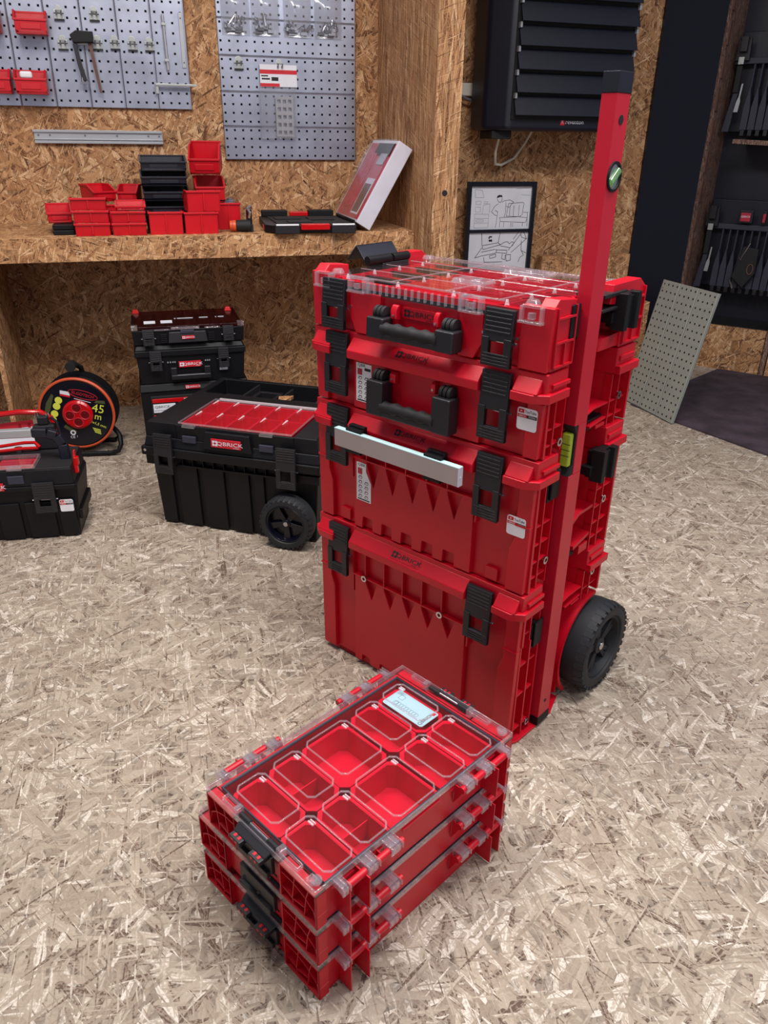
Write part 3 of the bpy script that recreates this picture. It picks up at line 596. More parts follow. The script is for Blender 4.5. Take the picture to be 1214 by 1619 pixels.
# flat black organizer lid
t = RT('case_insert', 'flat black case with silver-edged latches and red handle hanging over the bench edge', 'case', 0.888, 0.60, BZ + 0.002, R(-3))
b = MB().prism([(-0.165, 0.0), (0.165, 0.0), (0.175, 0.02), (0.165, 0.42), (-0.19, 0.42), (-0.20, 0.05)], 'z', 0.0, 0.030)
b.build('shell', 'black', t, 0.004)
MB().prism([(-0.15, 0.04), (0.15, 0.04), (0.145, 0.36), (-0.16, 0.36)], 'z', 0.030, 0.034).box(-0.14, -0.03, 0.20, 0.30, 0.034, 0.039).box(0.0, 0.11, 0.16, 0.28, 0.034, 0.039).box(-0.10, 0.0, 0.06, 0.15, 0.034, 0.038).build('ribbed_field', 'black_soft', t, 0.002)
for x_ in (-0.115, 0.115):
    q_ = MB().box(x_ - 0.05, x_ + 0.05, -0.015, 0.012, -0.002, 0.034).build('latch', 'black_latch', t, 0.004)
    MB().box(x_ - 0.046, x_ + 0.046, -0.0165, -0.008, 0.030, 0.036).build('silver_edge', 'white', q_, 0.001)
MB().box(-0.06, 0.06, -0.012, 0.01, 0.012, 0.036).build('handle_bar', 'red_gloss', t, 0.004)
for x_ in (-0.12, 0.09): MB().box(x_ - 0.06, x_ + 0.055, 0.385, 0.43, 0.03, 0.056).build('hinge_block', 'black', t, 0.004)
MB().box(-0.055, 0.03, 0.39, 0.42, 0.03, 0.05).build('hinge_cover', 'red_gloss', t, 0.004)
MB().box(-0.201, -0.196, 0.10, 0.13, 0.006, 0.024).build('side_badge', 'red_gloss', t)
MB().hexa([(0.168, 0.05, 0.03), (0.176, 0.05, 0.03), (0.166, 0.4, 0.03), (0.158, 0.4, 0.03)], [(0.168, 0.05, 0.044), (0.176, 0.05, 0.044), (0.166, 0.4, 0.044), (0.158, 0.4, 0.044)]).build('side_rail', 'black', t, 0.002)

# wrapped carton leaning on the partition
t = thing('wrapped_carton', 'film-wrapped white carton with a red tool pack, tilted against the partition', 'carton', RM(1.130, 0.555, BZ + 0.002), 0, rot=(0, R(30.5), A17))
MB().box(-0.066, 0.0, 0.0, 0.385, 0, 0.36).build('carton', 'carton', t, 0.002)
MB().box(-0.0675, -0.0662, 0.012, 0.37, 0.012, 0.345).build('printed_face', 'pink_red', t)
MB().box(-0.069, -0.0676, 0.05, 0.16, 0.03, 0.19).build('label_sheet', 'carton', t)
MB().box(-0.0698, -0.069, 0.058, 0.152, 0.038, 0.165).build('label_print', 'wood_dark', t)
MB().box(-0.0695, -0.0676, 0.02, 0.25, 0.29, 0.345).build('dark_end', 'black_soft', t)
MB().box(-0.072, -0.0677, 0.05, 0.14, 0.25, 0.30).build('tool_tip', 'chrome', t, 0.002)
MB().box(-0.071, -0.0677, 0.20, 0.34, 0.06, 0.30).box(-0.0735, -0.0677, 0.225, 0.245, 0.05, 0.29).box(-0.0735, -0.0677, 0.27, 0.29, 0.05, 0.29).build('pink_profile', 'pink_red', t, 0.001)
b = MB(); gr = []
for j in range(15):
    gr.append([b.pt((-0.076 - random.uniform(0, 0.003), 0.0 + 0.385 * i / 10, 0.36 * j / 14)) for i in range(11)])
for j in range(14):
    for i in range(10): b.f.append((gr[j][i], gr[j][i + 1], gr[j + 1][i + 1], gr[j + 1][i]))
b.build('wrap_film', 'film', t)
b = MB(); gr = []
for j in range(31): gr.append([b.pt((-0.066 + 0.066 * i / 6, -0.003 - random.uniform(0, 0.004), 0.36 * j / 30)) for i in range(7)])
for j in range(30):
    for i in range(6): b.f.append((gr[j][i], gr[j][i + 1], gr[j + 1][i + 1], gr[j + 1][i]))
b.build('wrap_film', 'film', t)
# ================================================================ shared pieces of the tool boxes
def logo(par, cx, y, cz, w, printmat, plate=None, k=1.0, sub=True, slope=None):
    """emblem and wordmark on a front face (facing -y); w is the width of the plate"""
    h = w * 0.27
    base = par; T = None
    if slope is not None:
        T = Matrix.Translation((0, y, cz)) @ Matrix.Rotation(slope, 4, 'X'); y, cz = 0.0, 0.0
    if plate:
        pb = MB(); pb.T = T; th = 0.003 if slope is None else 0.0012
        base = pb.box(cx - w / 2, cx + w / 2, y - th, y + 0.001, cz - h / 2, cz + h / 2).build('badge', plate, par, 0.0006); y -= th
    b = MB(); b.T = T; e = h * 0.30; x0 = cx - w * 0.45; yy = y - 0.0006
    for i in (0, 1):
        for j in (0, 1):
            ax, az = x0 + i * (e + 0.0012), cz - e - 0.0006 + j * (e + 0.0012)
            q = [(ax, az), (ax + e, az), (ax + e, az + e), (ax, az + e)]
            cxn = {(0, 0): 2, (1, 0): 3, (0, 1): 1, (1, 1): 0}[(i, j)]       # the inner corner is cut off
            n_ = q[cxn]; a = q[cxn - 1]; c = q[(cxn + 1) % 4]
            mid = lambda u, v: (u[0] * 0.55 + v[0] * 0.45, u[1] * 0.55 + v[1] * 0.45)
            q = q[:cxn] + [mid(n_, a), mid(n_, c)] + q[cxn + 1:]
            b.poly([(u, yy, v) for u, v in q])
    b.text('QBRICK', h * 0.64, (cx + w * 0.13, yy, cz), sx=1.42)
    if sub: b.text('SYSTEM', h * 0.17, (cx + w * 0.34, yy, cz - h * 0.36), sx=1.3)
    b.build('lettering', printmat, base)
    return base
def latch(par, x, zt, w=0.066, h=0.132, y=-0.014, mat='black_latch', win=None, lift=0.0):
    """hinged latch: ribbed flap above, U-shaped hook plate with a window below"""
    b = MB(); x1 = x + w; zm = zt - h * 0.55
    b.hexa([(x, y - 0.002, zm), (x1, y - 0.002, zm), (x1, y + 0.009, zm), (x, y + 0.009, zm)], [(x, y + 0.003, zt), (x1, y + 0.003, zt), (x1, y + 0.012, zt), (x, y + 0.012, zt)])
    for k in range(5):
        z = zt - 0.006 - k * 0.008; yy = y + 0.0028 - 0.005 * (zt - z) / (zt - zm)
        b.box(x + 0.004, x1 - 0.004, yy - 0.0016, yy + 0.001, z - 0.0035, z)
    o = b.build('latch', mat, par, 0.001)
    b = MB(); zb = zt - h; zw0, zw1 = zt - h * 0.80, zt - h * 0.60
    b.box(x, x + w * 0.24, y - 0.004, y + 0.006, zb, zm + 0.006).box(x1 - w * 0.24, x1, y - 0.004, y + 0.006, zb, zm + 0.006).box(x, x1, y - 0.003, y + 0.005, zb, zw0)
    for k in range(4): b.box(x + 0.003, x1 - 0.003, y - 0.0045, y, zb + 0.003 + k * 0.0058, zb + 0.0062 + k * 0.0058)
    b.build('hook_plate', mat, o, 0.001)
    if win: MB().box(x + w * 0.24, x1 - w * 0.24, y + 0.003, y + 0.006, zw0, zm).build('window_back', win, o)
    MB().cyl((x - 0.006, y + 0.008, zm - 0.002), 'x', 0.0022, w + 0.012, 8).build('hinge_pin', 'chrome', o)
    return o
def sticker_info(par, x, y, z0, w, h, torn=False):
    pl = [(x, z0), (x + w, z0), (x + w, z0 + h), (x, z0 + h)]
    if torn: pl = [(x, z0), (x + w, z0), (x + w, z0 + h * 0.52), (x + w * 0.66, z0 + h * 0.8), (x + w * 0.66, z0 + h), (x, z0 + h)]
    s_ = MB().prism(pl, 'y', y - 0.0006, y).build('info_sticker', 'white', par); y -= 0.0008
    s_['label'] = 'white instruction sticker'
    b = MB()
    for j in range(5):
        for i in range(2):
            zz = z0 + h * (0.10 + j * 0.125); xx = x + w * (0.12 + i * 0.42)
            if torn and i and j > 3: continue
            ink(b, [(xx, zz), (xx + w * 0.16, zz + h * 0.06), (xx + w * 0.28, zz + h * 0.02), (xx + w * 0.20, zz - h * 0.02), (xx, zz)], 0.0005, y)
            ink(b, [(xx + w * 0.05, zz + h * 0.05), (xx + w * 0.25, zz + h * 0.05)], 0.0008, y)
    ink(b, [(x + w * 0.08, z0 + h * 0.04), (x + w * 0.92, z0 + h * 0.04)], 0.0014, y)
    if not torn: ink(b, [(x + w * 0.55, z0 + h * 0.86), (x + w * 0.95, z0 + h * 0.86)], 0.003, y)
    b.text('QBR', w * 0.2, (x + w * 0.36, y, z0 + h * 0.945), sx=1.3)
    b.build('sticker_print', 'ink', s_)
    MB().box(x + w * 0.1, x + w * 0.4, y - 0.0002, y, z0 + h * 0.70, z0 + h * 0.86).build('sticker_print', 'pink_red', s_)
def sticker_video(par, x, y, z0, w, h):
    r = w * 0.12; pl = []
    for cx, cz, a0 in ((x + w - r, z0 + r, -90), (x + w - r, z0 + h - r, 0), (x + r, z0 + h - r, 90), (x + r, z0 + r, 180)):
        pl += [(cx + r * math.cos(R(a0 + 30 * k)), cz + r * math.sin(R(a0 + 30 * k))) for k in range(4)]
    s_ = MB().prism(pl, 'y', y - 0.0006, y).build('video_sticker', 'white', par); y -= 0.0009
    s_['label'] = 'white rounded sticker with red play mark'
    zt = z0 + h
    b = MB().box(x + w * 0.05, x + w * 0.34, y, y + 0.0003, zt - h * 0.24, zt - h * 0.06).box(x + w * 0.02, x + w * 0.5, y, y + 0.0003, zt - h * 0.44, zt - h * 0.30)
    b.build('sticker_print', 'ink_red', s_)
    b = MB().poly([(x + w * 0.16, y - 0.0002, zt - h * 0.19), (x + w * 0.16, y - 0.0002, zt - h * 0.11), (x + w * 0.25, y - 0.0002, zt - h * 0.15)])
    b.text('QBRICK', h * 0.10, (x + w * 0.26, y - 0.0002, zt - h * 0.37)).text('STUDIO', h * 0.10, (x + w * 0.75, y - 0.0002, zt - h * 0.37)).build('sticker_print', 'white', s_)
    MB().box(x + w * 0.5, x + w * 0.98, y, y + 0.0003, zt - h * 0.44, zt - h * 0.30).text('YouTube', h * 0.19, (x + w * 0.66, y, zt - h * 0.155), sx=0.80).build('sticker_print', 'ink', s_)

# ================================================================ tall red stack
TA = -0.7225
T0 = Vector((-0.1571, 1.6926, 0))
tu = Vector((math.cos(TA), math.sin(TA), 0)); tv = Vector((-math.sin(TA), math.cos(TA), 0))
W, D = 0.585, 0.346
def TP(u, v, z): return T0 + tu * u + tv * v + Vector((0, 0, z))
def mirror(pl): return [(W - x, y) for x, y in pl]
def plan(i0, i1, nx=0.053, a=0.088, b=0.268, y0=0.0, y1=D):      # box outline with a handle recess in each side
    return [(i0, y0), (W - i0, y0), (W - i0, a), (W - i0 - nx, a + 0.006), (W - i0 - nx, b - 0.006), (W - i0, b), (W - i0, y1), (i0, y1), (i0, b), (i0 + nx, b - 0.006), (i0 + nx, a + 0.006), (i0, a)]
def side_ribs(par, z0, z1, x0=0.563, x1=0.583, zs=(0.12, 0.3, 0.5, 0.75), both=True):
    """stiffening ribs of the right side: a front group, a rear group and the slanted ones in between, each its own part"""
    h = z1 - z0
    for grp, (ya, yb) in (((0.014, 0.048, 0.082), (0.018, 0.085)), ((0.268, 0.300, 0.338), (0.268, 0.342))):
        b = MB()
        for v_ in grp: e = v_ in (0.014, 0.338); b.box(x0, x1 + (0.001 if e else -0.003), v_, v_ + (0.007 if e else 0.0035), z0, z1)
        for f in zs:
            z = z0 + h * f; b.box(x0, x1 - 0.005, ya, yb, z, z + 0.003)
        b.build('side_ribs', 'red', par)
    b = MB().prism([(0.20, z0 + h * 0.10), (0.268, z0 + h * 0.16), (0.268, z0 + h * 0.19), (0.20, z0 + h * 0.135)], 'x', x0 - 0.035, x1 - 0.005)
    b.prism([(0.17, z0 + h * 0.36), (0.21, z0 + h * 0.45), (0.268, z0 + h * 0.45), (0.268, z0 + h * 0.48), (0.21, z0 + h * 0.48), (0.17, z0 + h * 0.39)], 'x', x0 - 0.035, x1 - 0.005)
    b.box(x0 - 0.03, x1 - 0.004, 0.225, 0.262, z0 + 0.004, z0 + h * 0.10)
    b.build('recess_ribs', 'red', par)
def eyelet(par, y, z, x=0.580):
    MB().lathe([(0.0085, 0), (0.0085, 0.004), (0.0045, 0.004), (0.0045, 0)], (x, y, z), 'x', 16).build('eyelet', 'chrome', par)
def side_clip(par, y, z, x=0.566, flip=False):
    """black side clip with a lipped slot"""
    if flip: return MB().box(0.545, 0.580, y, y + 0.045, z, z + 0.060).box(0.580, 0.586, y + 0.004, y + 0.034, z + 0.006, z + 0.066).build('side_clip', 'black', par, 0.002)
    b = MB().box(x, x + 0.034, y, y + 0.05, z, z + 0.060)
    b.prism([(x + 0.012, y - 0.006), (x + 0.040, y - 0.003), (x + 0.040, y + 0.012), (x + 0.030, y + 0.014), (x + 0.030, y + 0.036), (x + 0.042, y + 0.038), (x + 0.042, y + 0.053), (x + 0.014, y + 0.056)], 'z', z - 0.004, z + 0.066)
    b.box(x - 0.004, x + 0.02, y - 0.016, y, z + 0.01, z + 0.03)
    return b.build('side_clip', 'black', par, 0.0015)
def connector(par, z=0.0):
    """black coupling rail in the handle recess, reaching over the seam to the box below"""
    b = MB().box(0.540, 0.566, 0.168, 0.262, z, z + 0.007).box(0.548, 0.567, 0.168, 0.262, z + 0.007, z + 0.020).box(0.540, 0.570, 0.166, 0.264, z + 0.020, z + 0.026)
    b.box(0.566, 0.569, 0.172, 0.19, z + 0.009, z + 0.015).box(0.566, 0.569, 0.236, 0.255, z + 0.009, z + 0.015)
    b.build('coupling', 'black', par, 0.001)
    b = MB().box(W - 0.566, W - 0.540, 0.168, 0.262, z, z + 0.024); b.build('coupling', 'black', par, 0.001)

def lid_rim(root, H, mat='red'):
    """lid of the red boxes: flat top, front lip in three pieces and lips along the sides"""
    b = MB().prism(plan(0.0, 0.0, a=0.074), 'z', H - 0.054, H - 0.002); b.build('lid', mat, root, 0.003)
    b = MB().prism([(0.0, H - 0.012), (-0.021, H - 0.036), (-0.021, H - 0.053), (0.004, H - 0.057), (0.004, H - 0.012)], 'x', 0.116, 0.453)
    b.build('front_lip', mat, root, 0.002)
    for s_ in (0, 1):
        pl = [(0.522, -0.020), (0.568, -0.020), (0.594, -0.002), (0.594, 0.070), (0.570, 0.072), (0.522, 0.004)]
        if s_: pl = mirror(pl)
        b = MB().prism(pl, 'z', H - 0.054, H - 0.037)
        b.prism([(0.0, H - 0.012), (-0.018, H - 0.037), (0.004, H - 0.037), (0.004, H - 0.012)], 'x', *((0.524, 0.576) if not s_ else (W - 0.576, W - 0.524)))
        b.build('corner_lip', mat, root, 0.002)
        xa, xb = (0.578, 0.594) if not s_ else (W - 0.594, W - 0.578)
        MB().box(xa, xb, 0.268, 0.352, H - 0.054, H - 0.037).build('side_lip', mat, root, 0.0015)
        b = MB().box(0.583 if not s_ else -0.004, 0.589 if not s_ else 0.002, 0.275, 0.335, H - 0.028, H - 0.018); b.build('lid_rib', mat, root, 0.001)
        b = MB().box(0.583 if not s_ else -0.004, 0.590 if not s_ else 0.002, 0.016, 0.075, H - 0.030, H - 0.022)
        b.build('lid_rib', mat, root, 0.001)
    MB().box(0.02, W - 0.02, D - 0.001, D + 0.012, H - 0.05, H - 0.036).build('rear_lip', mat, root, 0.002)
def front_panels(root, H, zlow, notches=(), zrib=None, tip=0.055, teeth=(), mat='red', ztop=None, latch_z=0.14):
    """raised panels on the front: a corner panel either side, the middle one with V notches and foot notches"""
    zt = ztop or (H - 0.057); zl = max(zlow + 0.03, H - 0.195)
    for s_ in (0, 1):
        pl = [(0.006, zlow), (0.048, zlow), (0.047, zl), (0.036, zl + 0.03), (0.036, zt), (0.003, zt)] if zl > zlow + 0.05 else [(0.006, zlow), (0.037, zlow), (0.036, zt), (0.003, zt)]
        if s_: pl = [(W - x, z) for x, z in pl]
        MB().prism(pl, 'y', 0.0, 0.016).build('corner_panel', mat, root, 0.002)
    xl, xr = 0.118, 0.449
    top = []
    if notches:
        top.append((xl, zrib))
        for x in notches: top += [(x, zrib), (x + 0.002, zrib - 0.012), (x + 0.021, zrib - tip), (x + 0.036, zrib - 0.006), (x + 0.040, zrib)]
        top.append((xr, zrib))
    else: top = [(xl, zt), (xr, zt)]
    bot = [(xr, zlow)]
    for x0, x1, hh in reversed(teeth): bot += [(x1, zlow), (x1 - 0.002, zlow + hh), (x0 + 0.002, zlow + hh), (x0, zlow)]
    bot.append((xl, zlow))
    MB().prism(top + bot, 'y', 0.0, 0.016).build('front_panel', mat, root, 0.0015)
    if notches:
        b = MB().box(xl - 0.006, xr + 0.006, -0.001, 0.016, zrib - 0.002, zrib + 0.0015)
        for x in notches: b.box(x - 0.0015, x + 0.0015, 0.0, 0.016, zrib, zt)
        b.box(xl - 0.008, xl - 0.004, 0.0, 0.016, zrib - 0.05, zt).box(xr + 0.004, xr + 0.008, 0.0, 0.016, zrib - 0.05, zt)
        b.build('front_ribs', mat, root)
def carry_handle(root, xa, xb, zt, zb, zin, grip_y=-0.032):
    """U-shaped handle folded down on the front"""
    w = 0.044
    b = MB()
    for x in (xa, xb - w): b.hexa([(x, -0.042, zb), (x + w, -0.042, zb), (x + w, -0.008, zb), (x, -0.008, zb)], [(x, -0.040, zin), (x + w, -0.040, zin), (x + w, -0.006, zin), (x, -0.006, zin)])
    b.box(xa + 0.008, xb - 0.008, -0.040, -0.014, zb, zb + 0.014)
    o = b.build('handle', 'black_latch', root, 0.004)
    b = MB(); n_ = 13; gx0, gx1 = xa + w * 0.75, xb - w * 0.75
    b.lathe([(0.0, 0)] + [(0.0125 + 0.0022 * math.cos(k * PI * 0.66), (gx1 - gx0) * (k + 0.5) / n_) for k in range(n_)] + [(0.0, gx1 - gx0)], (gx0, -0.030, zb + 0.020), 'x', 18, closed=False)
    b.build('grip', 'black_soft', o)
    b = MB()
    for x in (xa + 0.008, xb - w + 0.008):
        b = MB()
        for k in range(3): b.cyl((x + 0.002 + k * 0.0095, -0.017, zin + 0.006), 'x', 0.014, 0.007, 16).box(x + 0.002 + k * 0.0095, x + 0.009 + k * 0.0095, -0.030, -0.004, zin - 0.008, zin + 0.004)
        b.build('knuckle', 'black_soft', o)
    for x in (xa + 0.036, xb - w - 0.010 + 0.0):
        e = MB().prism([(-0.016, zin - 0.004), (-0.002, zin - 0.008), (-0.002, zt + 0.004), (-0.010, zt + 0.004), (-0.016, zin + 0.014)], 'x', x + (0.006 if x < (xa + xb) / 2 else 0.0), x + (0.022 if x < (xa + xb) / 2 else -0.012)).build('hinge_ear', 'red', root, 0.003)
        MB().cyl((x + (0.014 if x < (xa + xb) / 2 else -0.006), -0.0175, zin + 0.004), 'y', 0.0025, 0.002, 8).build('rivet', 'chrome', e)

# ---- rolling cart (bottom)
t = thing('rolling_toolbox', 'big red wheeled toolbox at the bottom of the tall red stack', 'toolbox', TP(0, 0, 0), TA)
H = 0.3935
def arc(cy, cz, r, a0, a1, n): return [(cy + r * math.cos(R(a0 + (a1 - a0) * k / n)), cz + r * math.sin(R(a0 + (a1 - a0) * k / n))) for k in range(n + 1)]
b = MB().prism(plan(0.020, 0, 0.035, 0.084, 0.27, 0.012, D - 0.004), 'z', 0.262, H - 0.054)
b.build('upper_shell', 'red', t)
well = arc(0.337, 0.114, 0.132, 240, 86, 14)
low = [(0.012, 0.004), (well[0][0], 0.004)] + [q for q in well if q[1] > 0.0 and q[0] <= D - 0.004] + [(D - 0.004, 0.262), (0.012, 0.262)]
low = [q for q in low]
MB().prism(low, 'x', 0.056, W - 0.056).build('lower_shell', 'red', t)
MB().prism([(0.012, 0.004), (0.088, 0.004), (0.088, 0.262), (0.012, 0.262)], 'x', W - 0.056, W - 0.020).build('corner_post', 'red', t)
MB().prism([(0.012, 0.004), (0.088, 0.004), (0.088, 0.262), (0.012, 0.262)], 'x', 0.020, 0.056).build('corner_post', 'red', t)
# curved wheel arch
outer = arc(0.337, 0.114, 0.138, 226, 86, 14); inner = arc(0.337, 0.114, 0.130, 226, 86, 14)
MB().prism(outer + inner[::-1], 'x', W - 0.062, W - 0.004).build('wheel_arch', 'red', t)
MB().prism(outer + inner[::-1], 'x', 0.004, 0.062).build('wheel_arch', 'red', t)
side_ribs(t, 0.262, H - 0.056, zs=(0.30,))
b = MB()
for v_ in (0.014, 0.050, 0.083): b.box(0.563, 0.582, v_, v_ + 0.005, 0.0, 0.262)
for z in (0.03, 0.125, 0.205): b.box(0.563, 0.579, 0.016, 0.088, z, z + 0.004)
b.build('side_ribs', 'red', t); b = MB()
b.prism([(0.15, 0.262), (0.24, 0.225), (0.24, 0.219), (0.15, 0.255)], 'x', 0.528, 0.536).box(0.528, 0.572, 0.215, 0.219, 0.02, 0.06)
b.build('side_ribs', 'red', t)
MB().prism([(0.50, 0.001), (0.578, 0.001), (0.590, 0.03), (0.593, 0.10), (0.593, 0.165), (0.575, 0.225), (0.531, 0.225), (0.531, 0.03), (0.50, 0.01)], 'z', 0.0, 0.006).build('base_flange', 'red', t, 0.001)
front_panels(t, H, 0.014, (0.152, 0.211, 0.268, 0.325, 0.382), 0.262, 0.054, ((0.14, 0.17, 0.02), (0.20, 0.23, 0.02), (0.262, 0.292, 0.02), (0.325, 0.355, 0.02), (0.385, 0.415, 0.02)))
MB().box(0.05, 0.12, 0.012, 0.03, 0.004, 0.014).build('skid', 'black', t)
MB().box(0.45, 0.53, 0.012, 0.03, 0.004, 0.014).build('skid', 'black', t)
b = MB()
for xa, xb in ((0.003, 0.036), (W - 0.036, W - 0.003)): MB().box(xa, xb, -0.002, 0.01, 0.252, 0.256).build('corner_rib', 'red', t)
lid_rim(t, H)
latch(t, 0.043, H - 0.010, 0.063, 0.128); latch(t, 0.454, H - 0.016, 0.063, 0.126)
logo(t, 0.283, -0.0098, H - 0.0232, 0.082, 'ink', 'red', slope=R(-41))
for x_, z_ in ((0.151, 0.262), (0.380, 0.262)): MB().lathe([(0.008, 0), (0.008, -0.004), (0.0042, -0.004), (0.0042, 0)], (x_, -0.001, z_), 'y', 16).build('eyelet', 'chrome', t)
eyelet(t, 0.302, 0.325); eyelet(t, 0.075, 0.028, 0.579)
side_clip(t, 0.056, 0.235, flip=True)
# wheels
def wheel(par, c, side):
    s_ = side; TT = Matrix.Translation(c) @ Matrix.Scale(1.05, 4) @ Matrix.Translation(-Vector(c))
    b = MB(); b.T = TT
    b.lathe([(0.072, -0.012 * s_), (0.093, -0.040 * s_), (0.104, -0.040 * s_), (0.107, -0.020 * s_), (0.1075, 0.014 * s_), (0.104, 0.026 * s_), (0.095, 0.031 * s_), (0.080, 0.030 * s_), (0.076, 0.022 * s_)], c, 'x', 48)
    for k in range(34):
        a = 2 * PI * k / 34; da = 0.055
        P = lambda r, aa, x: (c[0] + x * s_, c[1] + r * math.cos(aa), c[2] + r * math.sin(aa))
        b.hexa([P(0.103, a - da, 0.010), P(0.103, a + da, 0.010), P(0.098, a + da, 0.030), P(0.098, a - da, 0.030)], [P(0.1085, a - da, 0.010), P(0.1085, a + da, 0.010), P(0.1035, a + da, 0.0315), P(0.1035, a - da, 0.0315)])
    o = b.build('wheel', 'rubber', par)
    o['label'] = 'black wheel with lugged tyre'
    b = MB(); b.T = TT
    b.lathe([(0.077, -0.010 * s_), (0.079, 0.024 * s_), (0.072, 0.026 * s_), (0.068, 0.010 * s_), (0.066, -0.010 * s_)], c, 'x', 40).lathe([(0.0, 0.0), (0.022, 0.0), (0.020, 0.018 * s_), (0.0, 0.018 * s_)], c, 'x', 24, closed=False)
    for k in range(5):
        for dd in (-0.17, 0.17):
            a = 2 * PI * k / 5 + 0.5; u = Vector((0, math.cos(a), math.sin(a))); v = Vector((0, -math.sin(a), math.cos(a))); cc = Vector(c)
            q = [cc + u * r + v * (w_ + dd * r * 0.75) + Vector((x * s_, 0, 0)) for x, (r, w_) in [(xx, rw) for xx in (0.0, 0.014) for rw in ((0.012, -0.005), (0.070, -0.006), (0.070, 0.006), (0.012, 0.005))]]
            b.hexa(q[:4], q[4:])
    b.lathe([(0.0, -0.006 * s_), (0.066, -0.006 * s_), (0.066, -0.010 * s_), (0.0, -0.010 * s_)], c, 'x', 30, closed=False)
    b.build('rim', 'rubber', o, 0.001)
    MB().cyl((c[0] + 0.014 * s_, c[1], c[2]), 'x', 0.010, 0.010 * s_, 14).build('axle_nut', 'chrome', o, 0.002)
wheel(t, (W + 0.012, 0.337, 0.1144), 1); wheel(t, (-0.012, 0.337, 0.1144), -1)
MB().cyl((0.0, 0.337, 0.1144), 'x', 0.008, W, 12).build('axle', 'chrome', t)
b = MB().tube([(0.14, D + 0.02, 0.05), (0.14, D + 0.02, 0.34)], 0.012, 10).tube([(0.445, D + 0.02, 0.05), (0.445, D + 0.02, 0.34)], 0.012, 10).box(0.12, 0.465, D - 0.004, D + 0.035, 0.33, 0.35).box(0.12, 0.465, D - 0.004, D + 0.035, 0.05, 0.07)
b.build('pull_handle', 'black', t, 0.002)

# ---- deep box
z0 = 0.3935
t = thing('deep_toolbox', 'deep red toolbox carrying a grey bar, second from the bottom of the tall red stack', 'toolbox', TP(0, 0, z0), TA)
H = 0.6839 - z0
MB().prism(plan(0.020, 0, 0.035, 0.084, 0.27, 0.012, D - 0.004), 'z', 0.0, H - 0.054).build('shell', 'red', t)
side_ribs(t, 0.001, H - 0.056, zs=(0.10, 0.25, 0.42, 0.60))
front_panels(t, H, 0.002, (0.155, 0.212, 0.269, 0.326, 0.381), 0.567 - z0, 0.062, tuple((0.142 + 0.0585 * k, 0.174 + 0.0585 * k, 0.030) for k in range(5)))
b = MB()
for xa, xb in ((0.003, 0.036), (W - 0.036, W - 0.003)): MB().box(xa, xb, -0.002, 0.01, 0.150, 0.154).build('corner_rib', 'red', t)
MB().box(0.070, 0.100, 0.004, 0.012, 0.006, 0.034).build('foot_pocket', 'red', t, 0.001)
MB().box(W - 0.1, W - 0.07, 0.004, 0.012, 0.006, 0.034).build('foot_pocket', 'red', t, 0.001)
lid_rim(t, H)
latch(t, 0.044, H - 0.004, 0.064, 0.134); latch(t, 0.456, H - 0.008, 0.060, 0.134)
logo(t, 0.283, -0.0098, H - 0.0232, 0.080, 'ink', 'red', slope=R(-41))
sticker_info(t, 0.126, -0.0005, 0.466 - z0, 0.044, 0.093, True)
sticker_video(t, W - 0.055, -0.0005, 0.521 - z0, 0.042, 0.041)
eyelet(t, 0.304, 0.115); eyelet(t, 0.073, 0.055)
side_clip(t, 0.232, 0.578 - z0); side_clip(t, 0.056, 0.580 - z0, flip=True); connector(t)
# grey bar on two black clips
bz = 0.607
t = thing('clamp_rail', 'grey metal bar held across the front of the deep red toolbox by two black clips', 'bar', TP(0.106, -0.050, bz), TA)
MB().box(0, 0.336, 0.0, 0.014, 0, 0.0395).build('bar', 'bar_grey', t, 0.0008)
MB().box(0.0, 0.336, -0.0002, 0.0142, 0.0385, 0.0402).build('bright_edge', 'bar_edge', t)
MB().box(0.3358, 0.3372, 0.0, 0.014, 0, 0.0395).cyl((0.336, 0.007, 0.018), 'x', 0.002, 0.0022, 8).build('bar_end', 'carton', t)
for x_ in (0.052, 0.268):
    MB().box(x_ - 0.022, x_ + 0.022, 0.0145, 0.026, -0.010, 0.052).box(x_ - 0.022, x_ + 0.022, 0.004, 0.022, 0.0405, 0.0465).box(x_ - 0.022, x_ + 0.022, 0.002, 0.022, -0.008, -0.001).box(x_ - 0.018, x_ + 0.018, 0.026, 0.0285, 0.0, 0.04).build('clip', 'black', t, 0.001)

# ---- case with carry handle
z0 = 0.6839
t = thing('tool_case', 'red tool case with folded black handle, second from the top of the tall red stack', 'toolbox', TP(0, 0, z0), TA)
H = 0.8492 - z0
MB().prism(plan(0.020, 0, 0.035, 0.084, 0.27, 0.012, D - 0.004), 'z', 0.0, H - 0.054).build('shell', 'red', t)
side_ribs(t, 0.001, H - 0.056, zs=(0.15, 0.45))
front_panels(t, H, 0.002)
lid_rim(t, H)
latch(t, 0.045, H - 0.006, 0.064, 0.134); latch(t, 0.455, H - 0.012, 0.062, 0.130)
logo(t, 0.283, -0.0098, H - 0.0232, 0.080, 'ink', 'red', slope=R(-41))
carry_handle(t, 0.190, 0.405, 0.785 - z0, 0.697 - z0, 0.770 - z0)
sticker_info(t, 0.126, -0.0005, 0.702 - z0, 0.044, 0.084)
sticker_video(t, W - 0.054, -0.0005, 0.738 - z0, 0.042, 0.042)
eyelet(t, 0.304, 0.060); eyelet(t, 0.073, 0.020); connector(t)

